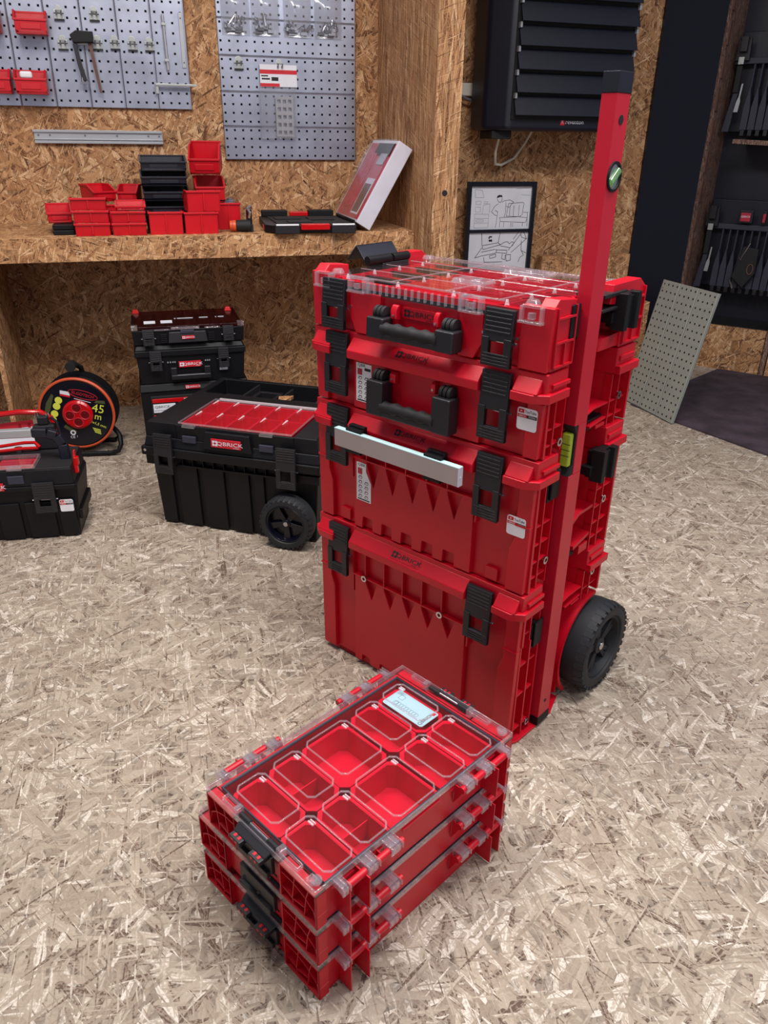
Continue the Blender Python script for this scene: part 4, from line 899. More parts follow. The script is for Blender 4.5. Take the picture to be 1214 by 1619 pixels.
# ---- organizer with clear lid
z0 = 0.8492
t = thing('organizer_case', 'red organizer with clear lid on top of the tall red stack', 'organizer', TP(0, 0, z0), TA)
ZL = 0.955 - z0
MB().prism(plan(0.026, 0, 0.022, 0.084, 0.27, 0.010, D - 0.004), 'z', 0.0, 0.050).build('shell', 'red', t)
b = MB()                                    # tub walls above the bin floor
b.box(0.03, W - 0.03, 0.010, 0.016, 0.05, ZL - 0.006).box(0.03, W - 0.03, D - 0.012, D - 0.006, 0.05, ZL - 0.006).box(0.046, 0.054, 0.014, D - 0.01, 0.05, ZL - 0.006).box(W - 0.054, W - 0.046, 0.014, D - 0.01, 0.05, ZL - 0.006)
b.build('tub_wall', 'red', t)
# front skin with pieces either side of the latches
for s_ in (0, 1):
    pl = [(0.004, 0.0), (0.036, 0.0), (0.036, 0.112), (0.0, 0.112), (0.0, 0.092)]
    pl2 = [(0.128, 0.0), (0.196, 0.0), (0.196, 0.084), (0.112, 0.084), (0.112, 0.030)]
    if s_: pl, pl2 = mirror([(x if x < 0.02 else 0.063, z) for x, z in pl]), [(0.391, 0.0), (0.426, 0.0), (0.444, 0.030), (0.444, 0.084), (0.391, 0.084)]
    MB().prism(pl, 'y', -0.003, 0.014).build('corner_panel', 'red', t, 0.002)
    MB().prism(pl2, 'y', -0.004, 0.014).build('front_panel', 'red', t, 0.002)
MB().box(0.194, 0.391, 0.004, 0.014, 0.0, 0.084).build('front_panel', 'red', t, 0.001)
for s_ in (0, 1):                           # raised end frames in two halves, chamfered at the corner
    xa, xb = (W - 0.032, W - 0.002) if not s_ else (0.002, 0.032)
    b = MB().prism([(0.008, 0.0), (0.076, 0.0), (0.076, 0.119), (0.018, 0.125), (0.004, 0.112), (0.004, 0.030)], 'x', xa, xb)
    b.build('end_frame', 'red', t, 0.002)
    b = MB().prism([(0.268, 0.0), (0.346, 0.0), (0.352, 0.012), (0.352, 0.109), (0.326, 0.126), (0.214, 0.126), (0.206, 0.090), (0.268, 0.084)], 'x', xa, xb)
    b.build('end_frame', 'red', t, 0.002)
    b = MB(); x0, x1 = (W - 0.004, W + 0.003) if not s_ else (-0.003, 0.004)
    for y_ in (0.010, 0.042, 0.0725): b.box(x0, x1, y_, y_ + 0.0035, 0.008, 0.110 if y_ != 0.042 else 0.05)
    for z_ in (0.006, 0.048, 0.090): b.box(x0, x1, 0.012, 0.075, z_, z_ + 0.0035)
    b.build('side_ribs', 'red', t); b = MB()
    for y_ in (0.272, 0.308, 0.344): b.box(x0, x1, y_, y_ + 0.0035, 0.008, 0.110 if y_ != 0.308 else 0.05)
    for z_ in (0.006, 0.048, 0.090): b.box(x0, x1, 0.27, 0.346, z_, z_ + 0.0035)
    b.build('side_ribs', 'red', t); b = MB()
    b.prism([(0.19, 0.004), (0.268, 0.004), (0.268, 0.030), (0.20, 0.026)], 'x', *((W - 0.05, W - 0.006) if not s_ else (0.006, 0.05)))
    b.build('recess_ribs', 'red', t)
for s_ in (0, 1):                           # end handles
    xa = (W - 0.045, W + 0.004) if not s_ else (-0.004, 0.045)
    MB().box(xa[0], xa[1], 0.172, 0.262, 0.105, 0.113).box(xa[0], xa[0] + 0.006 if s_ == 0 else xa[1], 0.172, 0.262, 0.08, 0.105).box(xa[0], xa[1], 0.168, 0.258, 0.080, 0.086).build('end_handle', 'black_latch', t, 0.002)
side_clip(t, 0.232, 0.893 - z0); side_clip(t, 0.056, 0.893 - z0, flip=True); connector(t)
latch(t, 0.042, 0.104, 0.064, 0.102, y=-0.016); latch(t, 0.454, 0.100, 0.062, 0.102, y=-0.016)
logo(t, 0.291, 0.0035, 0.0585, 0.080, 'ink', 'red')
carry_handle(t, 0.190, 0.405, 0.918 - z0, 0.857 - z0, 0.898 - z0)
for s_ in (0, 1):
    x = 0.036 if s_ == 0 else W - 0.042
    for x_ in ((0.034, 0.114) if s_ == 0 else (0.447, 0.520)): MB().cyl((x_, -0.006, 0.052), 'y', 0.0028, 0.005, 8).build('rivet', 'chrome', t)
# clear lid: sheet, crenellated front band, tabs, corner bosses
lid = MB().box(0.036, W - 0.049, 0.004, D - 0.004, ZL + 0.002, ZL + 0.0042).build('clear_lid', 'clear_lid', t)
lid['label'] = 'clear plastic lid'
b = MB().box(0.036, W - 0.036, -0.004, -0.002, 0.084, ZL + 0.004).box(0.036, W - 0.036, -0.010, -0.002, 0.083, 0.086)
b.build('lid_band', 'clear_lid', lid)
b = MB()
for k in range(17): b.box(0.165 + 0.0162 * k, 0.1672 + 0.0162 * k, -0.011, -0.003, 0.086, ZL)
for x_ in (0.016, 0.112, 0.395, 0.522):
    b.box(x_, x_ + 0.048, -0.016, -0.003, 0.083, 0.087).box(x_ + 0.002, x_ + 0.006, -0.014, 0.004, 0.085, ZL + 0.006).box(x_ + 0.042, x_ + 0.046, -0.014, 0.004, 0.085, ZL + 0.006).box(x_ + 0.002, x_ + 0.046, -0.006, 0.004, ZL + 0.002, ZL + 0.007).box(x_ + 0.018, x_ + 0.030, -0.012, -0.003, 0.090, 0.101)
for x_ in (0.1635, 0.392): b.box(x_, x_ + 0.007, -0.012, 0.006, 0.084, ZL + 0.006)
b.box(0.10, W - 0.10, 0.004, 0.007, ZL + 0.004, ZL + 0.007).box(0.036, W - 0.036, D - 0.012, D - 0.002, ZL + 0.002, ZL + 0.008)
for x_ in (0.21, 0.347, 0.468): b.box(x_ - 0.0015, x_ + 0.0015, 0.01, D - 0.01, ZL + 0.004, ZL + 0.006)
for y_ in (0.095, 0.178, 0.262): b.box(0.05, W - 0.05, y_ - 0.0012, y_ + 0.0012, ZL + 0.004, ZL + 0.0055)
for cx, cy in ((0.055, 0.02), (0.055, 0.32), (W - 0.055, 0.02), (W - 0.055, 0.32), (0.30, 0.11), (0.335, 0.125), (0.31, 0.275), (0.345, 0.30)):
    b.cyl((cx, cy, ZL + 0.004), 'z', 0.014, 0.008, 12, 0.010)
b.box(0.285, 0.365, 0.105, 0.15, ZL + 0.004, ZL + 0.011, 0.004).box(0.30, 0.40, 0.27, 0.32, ZL + 0.004, ZL + 0.011, 0.004)
b.build('lid_moulding', 'clear_edge', lid, 0.0008)
for x_ in (0.08, 0.217, 0.355, 0.474):
    for y_ in (0.024, 0.106, 0.188, 0.270): MB().cyl((x_, y_, ZL - 0.012), 'z', 0.006, 0.016, 10, 0.002).build('lid_glint', 'clear_glint', lid)  # whitish cones standing in for the lid highlights over each bin
b = MB().box(0.10, W - 0.10, -0.0015, 0.002, 0.082, 0.090); b.build('gasket', 'black_soft', t)
# folded black handle flap on the left rear corner
fl = MB().hexa([(-0.030, 0.135, 0.118), (-0.026, 0.135, 0.116), (-0.026, 0.255, 0.116), (-0.030, 0.255, 0.118)], [(-0.004, 0.135, 0.150), (0.000, 0.135, 0.148), (0.000, 0.255, 0.148), (-0.004, 0.255, 0.150)])
fl.hexa([(-0.004, 0.135, 0.150), (0.0, 0.135, 0.148), (0.0, 0.255, 0.148), (-0.004, 0.255, 0.150)], [(0.020, 0.135, 0.118), (0.023, 0.135, 0.120), (0.023, 0.255, 0.120), (0.020, 0.255, 0.118)])
fl = fl.build('handle_flap', 'navy', t, 0.001)
MB().cyl((0.036, 0.130, 0.121), 'y', 0.010, 0.075, 14).cyl((0.036, 0.212, 0.121), 'y', 0.010, 0.055, 14).box(0.0, 0.036, 0.16, 0.235, 0.112, 0.118).build('hinge_barrel', 'black', fl, 0.001)

# bins inside the organizers: each can be lifted out
def octo(x0, x1, y0, y1, c): return [(x0 + c, y0), (x1 - c, y0), (x1, y0 + c), (x1, y1 - c), (x1 - c, y1), (x0 + c, y1), (x0, y1 - c), (x0, y0 + c)]
def cup(name, label, loc, rz, w, d, h, group, mat='red_bin', div=None, black=False, c=0.008, fl=0.0015):
    q = thing(name, label, 'bin', loc, rz, group)
    o = octo(0, w, 0, d, c); t_ = 0.0022; ta = 0.004
    MB().tub(o, octo(ta, w - ta, ta, d - ta, c), octo(t_, w - t_, t_, d - t_, c), octo(ta + t_, w - ta - t_, ta + t_, d - ta - t_, c), 0, h, 0.002).build('cup', mat, q)
    MB().ring(octo(-fl, w + fl, -fl, d + fl, c), octo(0.0008, w - 0.0008, 0.0008, d - 0.0008, c), h - 0.003, h + 0.0005).build('rim', mat, q)
    if div == 'x': MB().box(w / 2 - 0.001, w / 2 + 0.001, t_ + 0.001, d - t_ - 0.001, 0.0022, h - 0.010).build('divider', mat, q)
    if div == 'y': MB().box(t_ + 0.001, w - t_ - 0.001, d / 2 - 0.001, d / 2 + 0.001, 0.0022, h - 0.010).build('divider', mat, q)
    if black: MB().box(0.022, w - 0.006, d * 0.72, d * 0.76, 0.003, h - 0.001).box(0.022, w - 0.006, d * 0.30, d * 0.76, 0.003, 0.008).box(0.020, w - 0.004, d * 0.68, d * 0.80, h - 0.001, h + 0.0012).build('black_divider', 'black', q)
    return q
cols = [(0.064, 0.208, 'left'), (0.214, 0.347, 'left middle'), (0.352, 0.466, 'right middle'), (0.471, 0.528, 'right')]
rows = [(0.018, 0.098, 'front row'), (0.101, 0.181, 'second row'), (0.184, 0.264, 'third row'), (0.267, 0.330, 'back row')]
for x0, x1, cn in cols:
    for y0, y1, rn in rows:
        blk = cn in ('left', 'right')
        cup('organizer_bin', 'red bin %sof the tall stack organizer, %s column, %s' % ('with black divider ' if blk else '', cn, rn), TP(x0, y0, z0 + 0.0505), TA, x1 - x0 - 0.002, y1 - y0 - 0.002, 0.050, 'red bins in the tall stack organizer', black=blk)

# ---- spirit level
t = thing('spirit_level', 'tall red spirit level standing upright against the side of the red stack', 'spirit level', TP(0.5690, 0.1010, 0.0068), TA)
LW, LD, LH = 0.0275, 0.0470, 1.3065
za = 0.648                                      # middle vial window on the narrow face
b = MB()
b.box(0, LW, 0, LD, 0.022, za - 0.028).box(0, LW, 0, LD, za + 0.075, LH - 0.030)
b.box(0, LW, 0.016, LD, za - 0.028, za + 0.075)
b.build('body', 'red_level', t, 0.0012)
b = MB().box(LW - 0.0005, LW + 0.0006, 0.006, 0.010, 0.03, za - 0.03).box(LW - 0.0005, LW + 0.0006, LD - 0.010, LD - 0.006, 0.03, za - 0.03).box(LW - 0.0005, LW + 0.0006, 0.006, 0.010, za + 0.08, LH - 0.16).box(LW - 0.0005, LW + 0.0006, LD - 0.010, LD - 0.006, za + 0.08, LH - 0.16)
MB().box(-0.0005, LW + 0.0008, -0.0008, LD + 0.0008, 0.0, 0.022).build('end_cap', 'black', t, 0.001)
o = MB().ring([(-0.0005, -0.0008), (LW + 0.0008, -0.0008), (LW + 0.0008, LD + 0.0008), (-0.0005, LD + 0.0008)], [(0.004, 0.004), (LW - 0.004, 0.004), (LW - 0.004, LD - 0.004), (0.004, LD - 0.004)], LH - 0.030, LH).box(0, LW, 0, LD, LH - 0.030, LH - 0.022).build('end_cap', 'navy', t, 0.0008)
MB().box(0.006, LW - 0.006, LD * 0.55, LD - 0.004, LH - 0.022, LH - 0.003).build('cap_insert', 'black', o)
o = MB().box(0.002, LW - 0.002, 0.012, 0.016, za - 0.026, za + 0.073).hexa([(0.002, 0.0, za - 0.028), (LW - 0.001, 0.0, za - 0.028), (LW - 0.001, 0.014, za - 0.028), (0.002, 0.014, za - 0.028)], [(0.002, 0.013, za - 0.006), (LW - 0.001, 0.013, za - 0.006), (LW - 0.001, 0.014, za - 0.006), (0.002, 0.014, za - 0.006)]).hexa([(0.002, 0.013, za + 0.055), (LW - 0.001, 0.013, za + 0.055), (LW - 0.001, 0.014, za + 0.055), (0.002, 0.014, za + 0.055)], [(0.002, 0.0, za + 0.075), (LW - 0.001, 0.0, za + 0.075), (LW - 0.001, 0.014, za + 0.075), (0.002, 0.014, za + 0.075)]).build('vial_window', 'black_soft', t)
MB().box(0.003, LW - 0.005, -0.0005, 0.0125, za - 0.010, za + 0.058).build('vial', 'vial', o, 0.004, seg=3)
b = MB()
for z in (za + 0.012, za + 0.024, za + 0.036): b.box(0.0026, LW - 0.0046, -0.001, -0.0006, z, z + 0.0012)
b.build('vial_marks', 'ink', o)
zc = LH - 0.152                                 # round end vial on the wide face
o = MB().lathe([(0.0235, 0.0), (0.0235, 0.003), (0.0198, 0.003), (0.0192, 0.0006)], (LW, LD / 2, zc), 'x', 32, closed=False).build('vial_ring', 'black', t)
MB().lathe([(0.0, 0.0008), (0.0196, 0.0008)], (LW, LD / 2, zc), 'x', 32, closed=False).build('vial_housing', 'chrome', o)
MB().tube([(LW + 0.0004, LD / 2 - 0.012, zc - 0.009), (LW + 0.0004, LD / 2 + 0.012, zc + 0.009)], 0.007, 12).build('vial', 'vial_green', o)
for z in (LH - 0.068, 0.060): MB().cyl((LW - 0.0002, LD / 2, z), 'x', 0.0075 if z > 0.5 else 0.0045, 0.0009, 18).build('hang_hole', 'black_soft', t)

# ================================================================ small stack of three flat organizers
SA = 0.7918
S0 = Vector((-0.0906, 0.7472, 0)); sl = Vector((math.cos(SA), math.sin(SA), 0)); ss = Vector((-math.sin(SA), math.cos(SA), 0))
def SP(x, y, z): return S0 + sl * x + ss * y + Vector((0, 0, z))
SL = 0.470
def flat_organizer(label, z0, Hh, SD, top):
    t = thing('flat_organizer', label, 'organizer', SP(0, 0, z0), SA, 'small red organizers in the low stack')
    zr = Hh - 0.012
    # tub
    ins = [(0.022, 0.004), (SL - 0.022, 0.004), (SL - 0.022, SD - 0.006), (0.022, SD - 0.006)]
    b = MB().box(0.018, SL - 0.018, 0.004, SD - 0.006, 0.0, 0.010)
    b.ring([(0.018, 0.003), (SL - 0.018, 0.003), (SL - 0.018, SD - 0.004), (0.018, SD - 0.004)], [(0.024, 0.007), (SL - 0.024, 0.007), (SL - 0.024, SD - 0.008), (0.024, SD - 0.008)], 0.008, zr)
    b.build('tub', 'red', t)
    # ends: two honeycombed wings with the latch bay between
    for e in (0, 1):
        def X(a, b_): return (a, b_) if e == 0 else (SL - b_, SL - a)
        ya, yb = 0.086, SD - 0.078
        for y0, y1, bw in ((0.0, ya, 1), (yb, SD, -1)):
            b = MB().box(*X(0.0, 0.0025), y0, y0 + 0.0025, 0, zr).box(*X(0.0, 0.020), y1 - 0.003, y1, 0.002, zr).box(*X(0.0, 0.020), y0, y0 + 0.003, 0.0, zr).box(*X(0.0, 0.020), y0, y1, 0.0, 0.003).box(*X(0.0, 0.020), y0, y1, zr - 0.003, zr)
            L_ = y1 - y0
            def rib(p, q):
                (u0, w0), (u1, w1) = p, q
                d = math.hypot((u1 - u0) * L_, (w1 - w0) * zr); nx, nz = -(w1 - w0) * zr / d * 0.0008, (u1 - u0) * L_ / d * 0.0008
                a0, c0, a1, c1 = y0 + u0 * L_, w0 * zr, y0 + u1 * L_, w1 * zr
                b.prism([(a0 + nx, c0 + nz), (a1 + nx, c1 + nz), (a1 - nx, c1 - nz), (a0 - nx, c0 - nz)], 'x', *X(0.002, 0.020))
            f = (lambda u: u) if bw > 0 else (lambda u: 1 - u)
            for p, q in (((0.0, 0.35), (0.3, 0.6)), ((0.3, 0.6), (0.62, 0.72)), ((0.62, 0.72), (1.0, 0.72)), ((0.3, 0.6), (0.36, 0.0)), ((0.62, 0.72), (0.68, 0.2)), ((0.68, 0.2), (1.0, 0.3)), ((0.36, 0.28), (0.68, 0.2)), ((0.3, 0.6), (0.2, 1.0)), ((0.62, 0.72), (0.58, 1.0)), ((0.1, 0.45), (0.0, 0.0)), ((0.68, 0.2), (0.64, 0.0))):
                rib((f(p[0]), p[1]), (f(q[0]), q[1]))
            b.build('end_wing', 'red', t)
        b = MB().box(*X(0.010, 0.020), ya, yb, 0.0, zr); b.build('latch_bay', 'red', t)
        b = MB()
        for y_ in (ya + 0.02, ya + 0.036, yb - 0.034): b.box(*X(0.0092, 0.0102), y_, y_ + 0.008, 0.010, 0.014)
        b.build('drain_slots', 'black', t)
        # latch
        lo = 0.0
        b = MB()
        yl0, yl1 = 0.100, 0.190
        if top != 1: b.hexa([(X(-0.012, -0.012)[0], yl0 + 0.006, zr - 0.006), (X(-0.012, -0.012)[0], yl1 - 0.006, zr - 0.006), (X(0.010, 0.010)[0], yl1, zr + 0.006), (X(0.010, 0.010)[0], yl0, zr + 0.006)],
               [(X(-0.012, -0.012)[0], yl0 + 0.006, zr - 0.002), (X(-0.012, -0.012)[0], yl1 - 0.006, zr - 0.002), (X(0.010, 0.010)[0], yl1, zr + 0.010), (X(0.010, 0.010)[0], yl0, zr + 0.010)])
        for y_ in (yl0 + 0.006, yl1 - 0.034) if top != 1 else (): b.box(*X(-0.022, -0.004), y_, y_ + 0.028, zr - 0.012, zr - 0.003)
        b.box(*X(-0.004, 0.004), yl0, yl1, zr - 0.040, zr - 0.004).box(*X(-0.010, -0.003), yl0 + 0.004, yl1 - 0.004, zr - 0.046, zr - 0.034)
        o = b.build('latch', 'black_latch', t, 0.0015)
        MB().cyl((X(0.010, 0.010)[0], yl0 - 0.004, zr + 0.008), 'y', 0.0045, 0.026, 12).build('latch_barrel', 'black_soft', o, 0.0008)
        MB().cyl((X(0.010, 0.010)[0], yl1 - 0.022, zr + 0.008), 'y', 0.0045, 0.026, 12).build('latch_barrel', 'black_soft', o, 0.0008)
        MB().cyl((X(0.010, 0.010)[0], yl0 + 0.02, zr + 0.008), 'y', 0.0025, 0.05, 10).build('latch_pin', 'chrome', o)
        b = MB()
        for y_ in (yl0 + 0.012, yl0 + 0.022, yl1 - 0.028, yl1 - 0.018) if top != 1 else (yl0 + 0.02, yl1 - 0.03): b.box(*X(-0.0225, -0.0215), y_, y_ + 0.005, zr - 0.009, zr - 0.005).box(*X(-0.018, -0.012), y_, y_ + 0.005, zr - 0.0032, zr - 0.0024)
        b.build('latch_holes', 'red' if top != 1 else 'black_soft', o, kind='stuff')
    # hinge side: fins, red bars, clear clips
    for bw, fy in ((0, 0.0), (1, SD)):
        def Y(a, b_): return (fy - b_, fy - a) if bw == 0 else (fy + a, fy + b_)
        for mx in (0, 1):
            def XX(a, b_): return (a, b_) if mx == 0 else (SL - b_, SL - a)
            for x, h0, dp in ((0.046, 0.0, 0.024), (0.080, 0.004, 0.030)):
                MB().box(*XX(x - 0.001, x + 0.001), *Y(-0.004, dp), h0, zr - 0.002).build('hinge_fin', 'red', t)
            for x in (0.100, 0.122, 0.150, 0.160):
                pr = [(fy, zr - 0.002), (fy + (-0.018 if bw == 0 else 0.018), zr - 0.002), (fy + (-0.014 if bw == 0 else 0.014), zr - 0.012), (fy + (0.002 if bw == 0 else -0.002), zr - 0.045)]
                MB().prism(pr, 'x', *XX(x - 0.0008, x + 0.0008)).build('hinge_fin', 'red', t)
            yc = fy + (-0.016 if bw == 0 else 0.016)
            for xa, xb in ((0.047, 0.084), (0.106, 0.133), (0.156, 0.164)):
                a = XX(xa, xb); MB().cyl((a[0], yc, zr - 0.002), 'x', 0.0062, a[1] - a[0], 14).build('hinge_bar', 'red', t)
            for xa, xb in ((0.034, 0.046), (0.086, 0.106), (0.134, 0.155)):
                a = XX(xa, xb); c = MB().cyl((a[0], yc, zr - 0.002), 'x', 0.0068, a[1] - a[0], 10)
                c.box(*a, *Y(-0.003, 0.018), zr + 0.003, zr + 0.0050).box(*a, *Y(0.019, 0.0215), zr - 0.012, zr + 0.002)
                for q in (a[0] - 0.001, (a[0] + a[1]) / 2, a[1]): c.box(q, q + 0.0012, *Y(-0.004, 0.026), zr - 0.004, zr + (0.009 if top == 2 else 0.0075))
                c.build('hinge_clip', 'clear_edge', t, 0.0004)
    # clear lid
    lid = MB().box(0.002, SL - 0.002, 0.001, SD - 0.001, zr + 0.008, zr + 0.0102).build('clear_lid', 'clear_lid', t)
    lid['label'] = 'clear plastic lid'
    b = MB()
    b.ring([(0.0, 0.0), (SL, 0.0), (SL, SD), (0.0, SD)], [(0.0022, 0.0022), (SL - 0.0022, 0.0022), (SL - 0.0022, SD - 0.0022), (0.0022, SD - 0.0022)], zr - 0.001, zr + 0.0115)
    for e in (0, 1):
        X = (lambda a, b_: (a, b_)) if e == 0 else (lambda a, b_: (SL - b_, SL - a))
        for y0, y1 in ((0.012, 0.026), (0.046, 0.088), (0.203, 0.238)):
            if y1 > SD or top != 2: continue
            xx = X(0.004, 0.017)
            b.ring([(xx[0], y0), (xx[1], y0), (xx[1], y1), (xx[0], y1)], [(xx[0] + 0.0022, y0 + 0.0022), (xx[1] - 0.0022, y0 + 0.0022), (xx[1] - 0.0022, y1 - 0.0022), (xx[0] + 0.0022, y1 - 0.0022)], zr + 0.008, zr + 0.0155)
        for y0 in (0.086, 0.196): b.box(*X(0.004, 0.018), y0, y0 + 0.010, zr + 0.002, zr + (0.017 if top == 2 else 0.0118))
        b.cyl((X(0.014, 0.014)[0], 0.014, zr + (0.010 if top == 2 else 0.007)), 'z', 0.009, 0.0045, 12)
    b.build('lid_rim', 'clear_edge', lid, 0.0006)
    gx0, gx1, gy0, gy1 = 0.022, SL - 0.034, 0.001, SD - 0.016 if SD < 0.29 else SD - 0.03
    g = MB().tube([(gx0, gy0 + 0.004, zr + 0.005), (gx1, gy0 + 0.004, zr + 0.005), (gx1, gy1, zr + 0.005), (gx0, gy1, zr + 0.005)], 0.0032, 8, True)
    g.build('gasket', 'grey_fin', t)
    return t, lid, zr
H3 = (0.0, 0.0838, 0.1653)
flat_organizer('lowest of the three small red organizers in the front stack', 0.0, 0.0826, 0.312, 0)
flat_organizer('middle of the three small red organizers in the front stack', H3[1], 0.0803, 0.316, 1)
t, lid, zr = flat_organizer('uppermost small red organizer in the front stack, its bins seen through the clear lid', H3[2], 0.0826, 0.278, 2)
RX = [(0.030, 0.089, 'nearest the front latch'), (0.105, 0.163, 'divided, second from the front latch'), (0.178, 0.276, 'large, in the middle'), (0.297, 0.353, 'second from the far latch'), (0.369, 0.427, 'nearest the far latch')]
RY = [(0.009, 0.116, 'right'), (0.134, 0.243, 'left')]
for x0, x1, rn in RX:
    for y0, y1, cn in RY:
        card = cn == 'left' and 'far latch' in rn and 'nearest' in rn
        cup('organizer_bin', 'red bin in the low front stack, %s row, %s' % (cn, rn), SP(x0 - 0.0035, y0 - 0.0045, H3[2] + 0.0105), SA, x1 - x0 + 0.007, y1 - y0 + 0.009, 0.050, 'red bins in the uppermost small organizer', div='y' if 'divided' in rn else None, c=0.012, fl=0.0034)
        MB().ring(octo(x0, x1, y0, y1, 0.009), octo(x0 + 0.0024, x1 - 0.0024, y0 + 0.0024, y1 - 0.0024, 0.0085), zr + 0.0096, zr + 0.0122).build('window_edge', 'clear_line', lid, 0.0004)
        MB().box(x1 - 0.013, x1 - 0.010, y1 - 0.020, y1 - 0.008, zr + 0.0060, zr + 0.0085).box(x1 - 0.008, x1 - 0.006, y1 - 0.020, y1 - 0.008, zr + 0.0060, zr + 0.0085).build('lid_stop', 'clear_glint', lid)

# paper card under the lid over the far left bin
t = thing('label_card', 'pale blue printed card lying under the clear lid over the far left bin', 'card', SP(0.369, 0.134, H3[2] + 0.0655), SA)
MB().prism(octo(0.004, 0.055, 0.003, 0.106, 0.003), 'z', 0, 0.0008).build('card', 'card_blue', t)
b = MB()
for k in range(9): b.ring([(0.022 + 0.006 * math.cos(q * PI / 3), 0.032 + 0.0065 * k + 0.004 * math.sin(q * PI / 3)) for q in range(6)], [(0.022 + 0.0054 * math.cos(q * PI / 3), 0.032 + 0.0065 * k + 0.0034 * math.sin(q * PI / 3)) for q in range(6)], 0.0008, 0.0010)
b.ring([(0.034, 0.080), (0.046, 0.080), (0.046, 0.092), (0.034, 0.092)], [(0.0345, 0.0805), (0.0455, 0.0805), (0.0455, 0.0915), (0.0345, 0.0915)], 0.0008, 0.001)
b.ring([(0.016, 0.08), (0.026, 0.08), (0.026, 0.09), (0.016, 0.09)], [(0.0165, 0.0805), (0.0255, 0.0805), (0.0255, 0.0895), (0.0165, 0.0895)], 0.0008, 0.001)
b.build('card_print', 'ink_grey', t)
MB().text('QBRICK', 0.011, (0.026, 0.012, 0.00085), (1, 0, 0), (0, 1, 0)).build('card_lettering', 'ink', t)
MB().box(0.044, 0.052, 0.007, 0.014, 0.0008, 0.001).build('card_mark', 'ink_red', t)
# ================================================================ black boxes on the floor
# ---- black rolling chest
CA = R(-15.5); C0 = Vector((-0.781, 2.394, 0)); cu = Vector((math.cos(CA), math.sin(CA), 0)); cv = Vector((-math.sin(CA), math.cos(CA), 0))
def CP(u, v, z): return C0 + cu * u + cv * v + Vector((0, 0, z))
t = thing('rolling_chest', 'low black wheeled tool chest with red bins under a clear window', 'toolbox', CP(0, 0, 0), CA)
b = MB().hexa([(0.012, 0.014, 0.004), (0.575, 0.014, 0.004), (0.575, 0.33, 0.004), (0.012, 0.33, 0.004)], [(0.0, 0.006, 0.26), (0.59, 0.006, 0.26), (0.59, 0.36, 0.26), (0.0, 0.36, 0.26)])
b.build('shell', 'black', t, 0.004)
for x0, x1 in ((0.014, 0.07), (0.088, 0.165), (0.182, 0.262), (0.279, 0.352), (0.368, 0.405)):
    MB().hexa([(x0 + 0.004, 0.004, 0.008), (x1, 0.004, 0.008), (x1, 0.02, 0.008), (x0 + 0.004, 0.02, 0.008)], [(x0, -0.002, 0.225), (x1, -0.002, 0.225), (x1, 0.01, 0.225), (x0, 0.01, 0.225)]).build('front_panel', 'black', t, 0.003)
b = MB()
for k in range(9): b.box(0.118 + k * 0.037, 0.121 + k * 0.037, -0.008, 0.01, 0.232, 0.262)
b.box(0.10, 0.46, -0.010, 0.01, 0.226, 0.232).box(-0.012, 0.03, -0.012, 0.02, 0.225, 0.262).box(0.525, 0.60, -0.012, 0.02, 0.222, 0.25)
b.build('rim_ribs', 'black', t, 0.001)
MB().box(-0.022, 0.605, -0.022, 0.37, 0.258, 0.290).build('rim', 'black', t, 0.005)
MB().cyl((-0.005, -0.0225, 0.278), 'y', 0.005, -0.003, 10).build('rivet', 'chrome', t)
b = MB().hexa([(-0.012, -0.016, 0.290), (0.602, -0.016, 0.290), (0.602, 0.36, 0.290), (-0.012, 0.36, 0.290)], [(-0.008, -0.006, 0.322), (0.598, -0.006, 0.322), (0.598, 0.356, 0.322), (-0.008, 0.356, 0.322)])
b.build('lid', 'black', t, 0.004)
b = MB().box(-0.006, 0.112, -0.004, 0.352, 0.321, 0.371, 0.004).box(0.508, 0.596, -0.004, 0.352, 0.321, 0.371, 0.004).box(0.104, 0.516, 0.264, 0.352, 0.321, 0.371, 0.004).box(0.104, 0.516, -0.005, 0.006, 0.321, 0.371)
b.build('lid_top', 'black', t, 0.004)
b = MB().hexa([(0.205, -0.024, 0.305), (0.38, -0.024, 0.305), (0.38, 0.0, 0.305), (0.205, 0.0, 0.305)], [(0.215, -0.018, 0.362), (0.37, -0.018, 0.362), (0.37, 0.01, 0.362), (0.215, 0.01, 0.362)])
b.build('front_block', 'black', t, 0.003)
logo(t, 0.2925, -0.0235, 0.331, 0.104, 'paper', 'ink_red')
for x_ in (0.155, 0.425):
    MB().box(x_ - 0.024, x_ + 0.024, -0.015, -0.006, 0.315, 0.338).build('lid_button', 'grey_fin', t, 0.002)
latch(t, 0.033, 0.341, 0.066, 0.136, y=-0.034); latch(t, 0.464, 0.341, 0.066, 0.136, y=-0.034)
win = MB().box(0.114, 0.506, 0.004, 0.262, 0.3735, 0.3765).build('clear_window', 'clear_lid', t)
win['label'] = 'clear window over the bins'
b = MB().ring([(0.112, 0.002), (0.508, 0.002), (0.508, 0.266), (0.112, 0.266)], [(0.115, 0.005), (0.505, 0.005), (0.505, 0.263), (0.115, 0.263)], 0.372, 0.378)
MB().box(0.13, 0.50, 0.263, 0.269, 0.372, 0.380).build('window_highlight', 'clear_glint', win)  # white strip painting the highlight along the window's rear edge
for x_ in (0.155, 0.425): b.box(x_ - 0.022, x_ + 0.022, -0.014, 0.004, 0.366, 0.374)
b.build('window_rim', 'clear_edge', win, 0.0008)
b = MB()
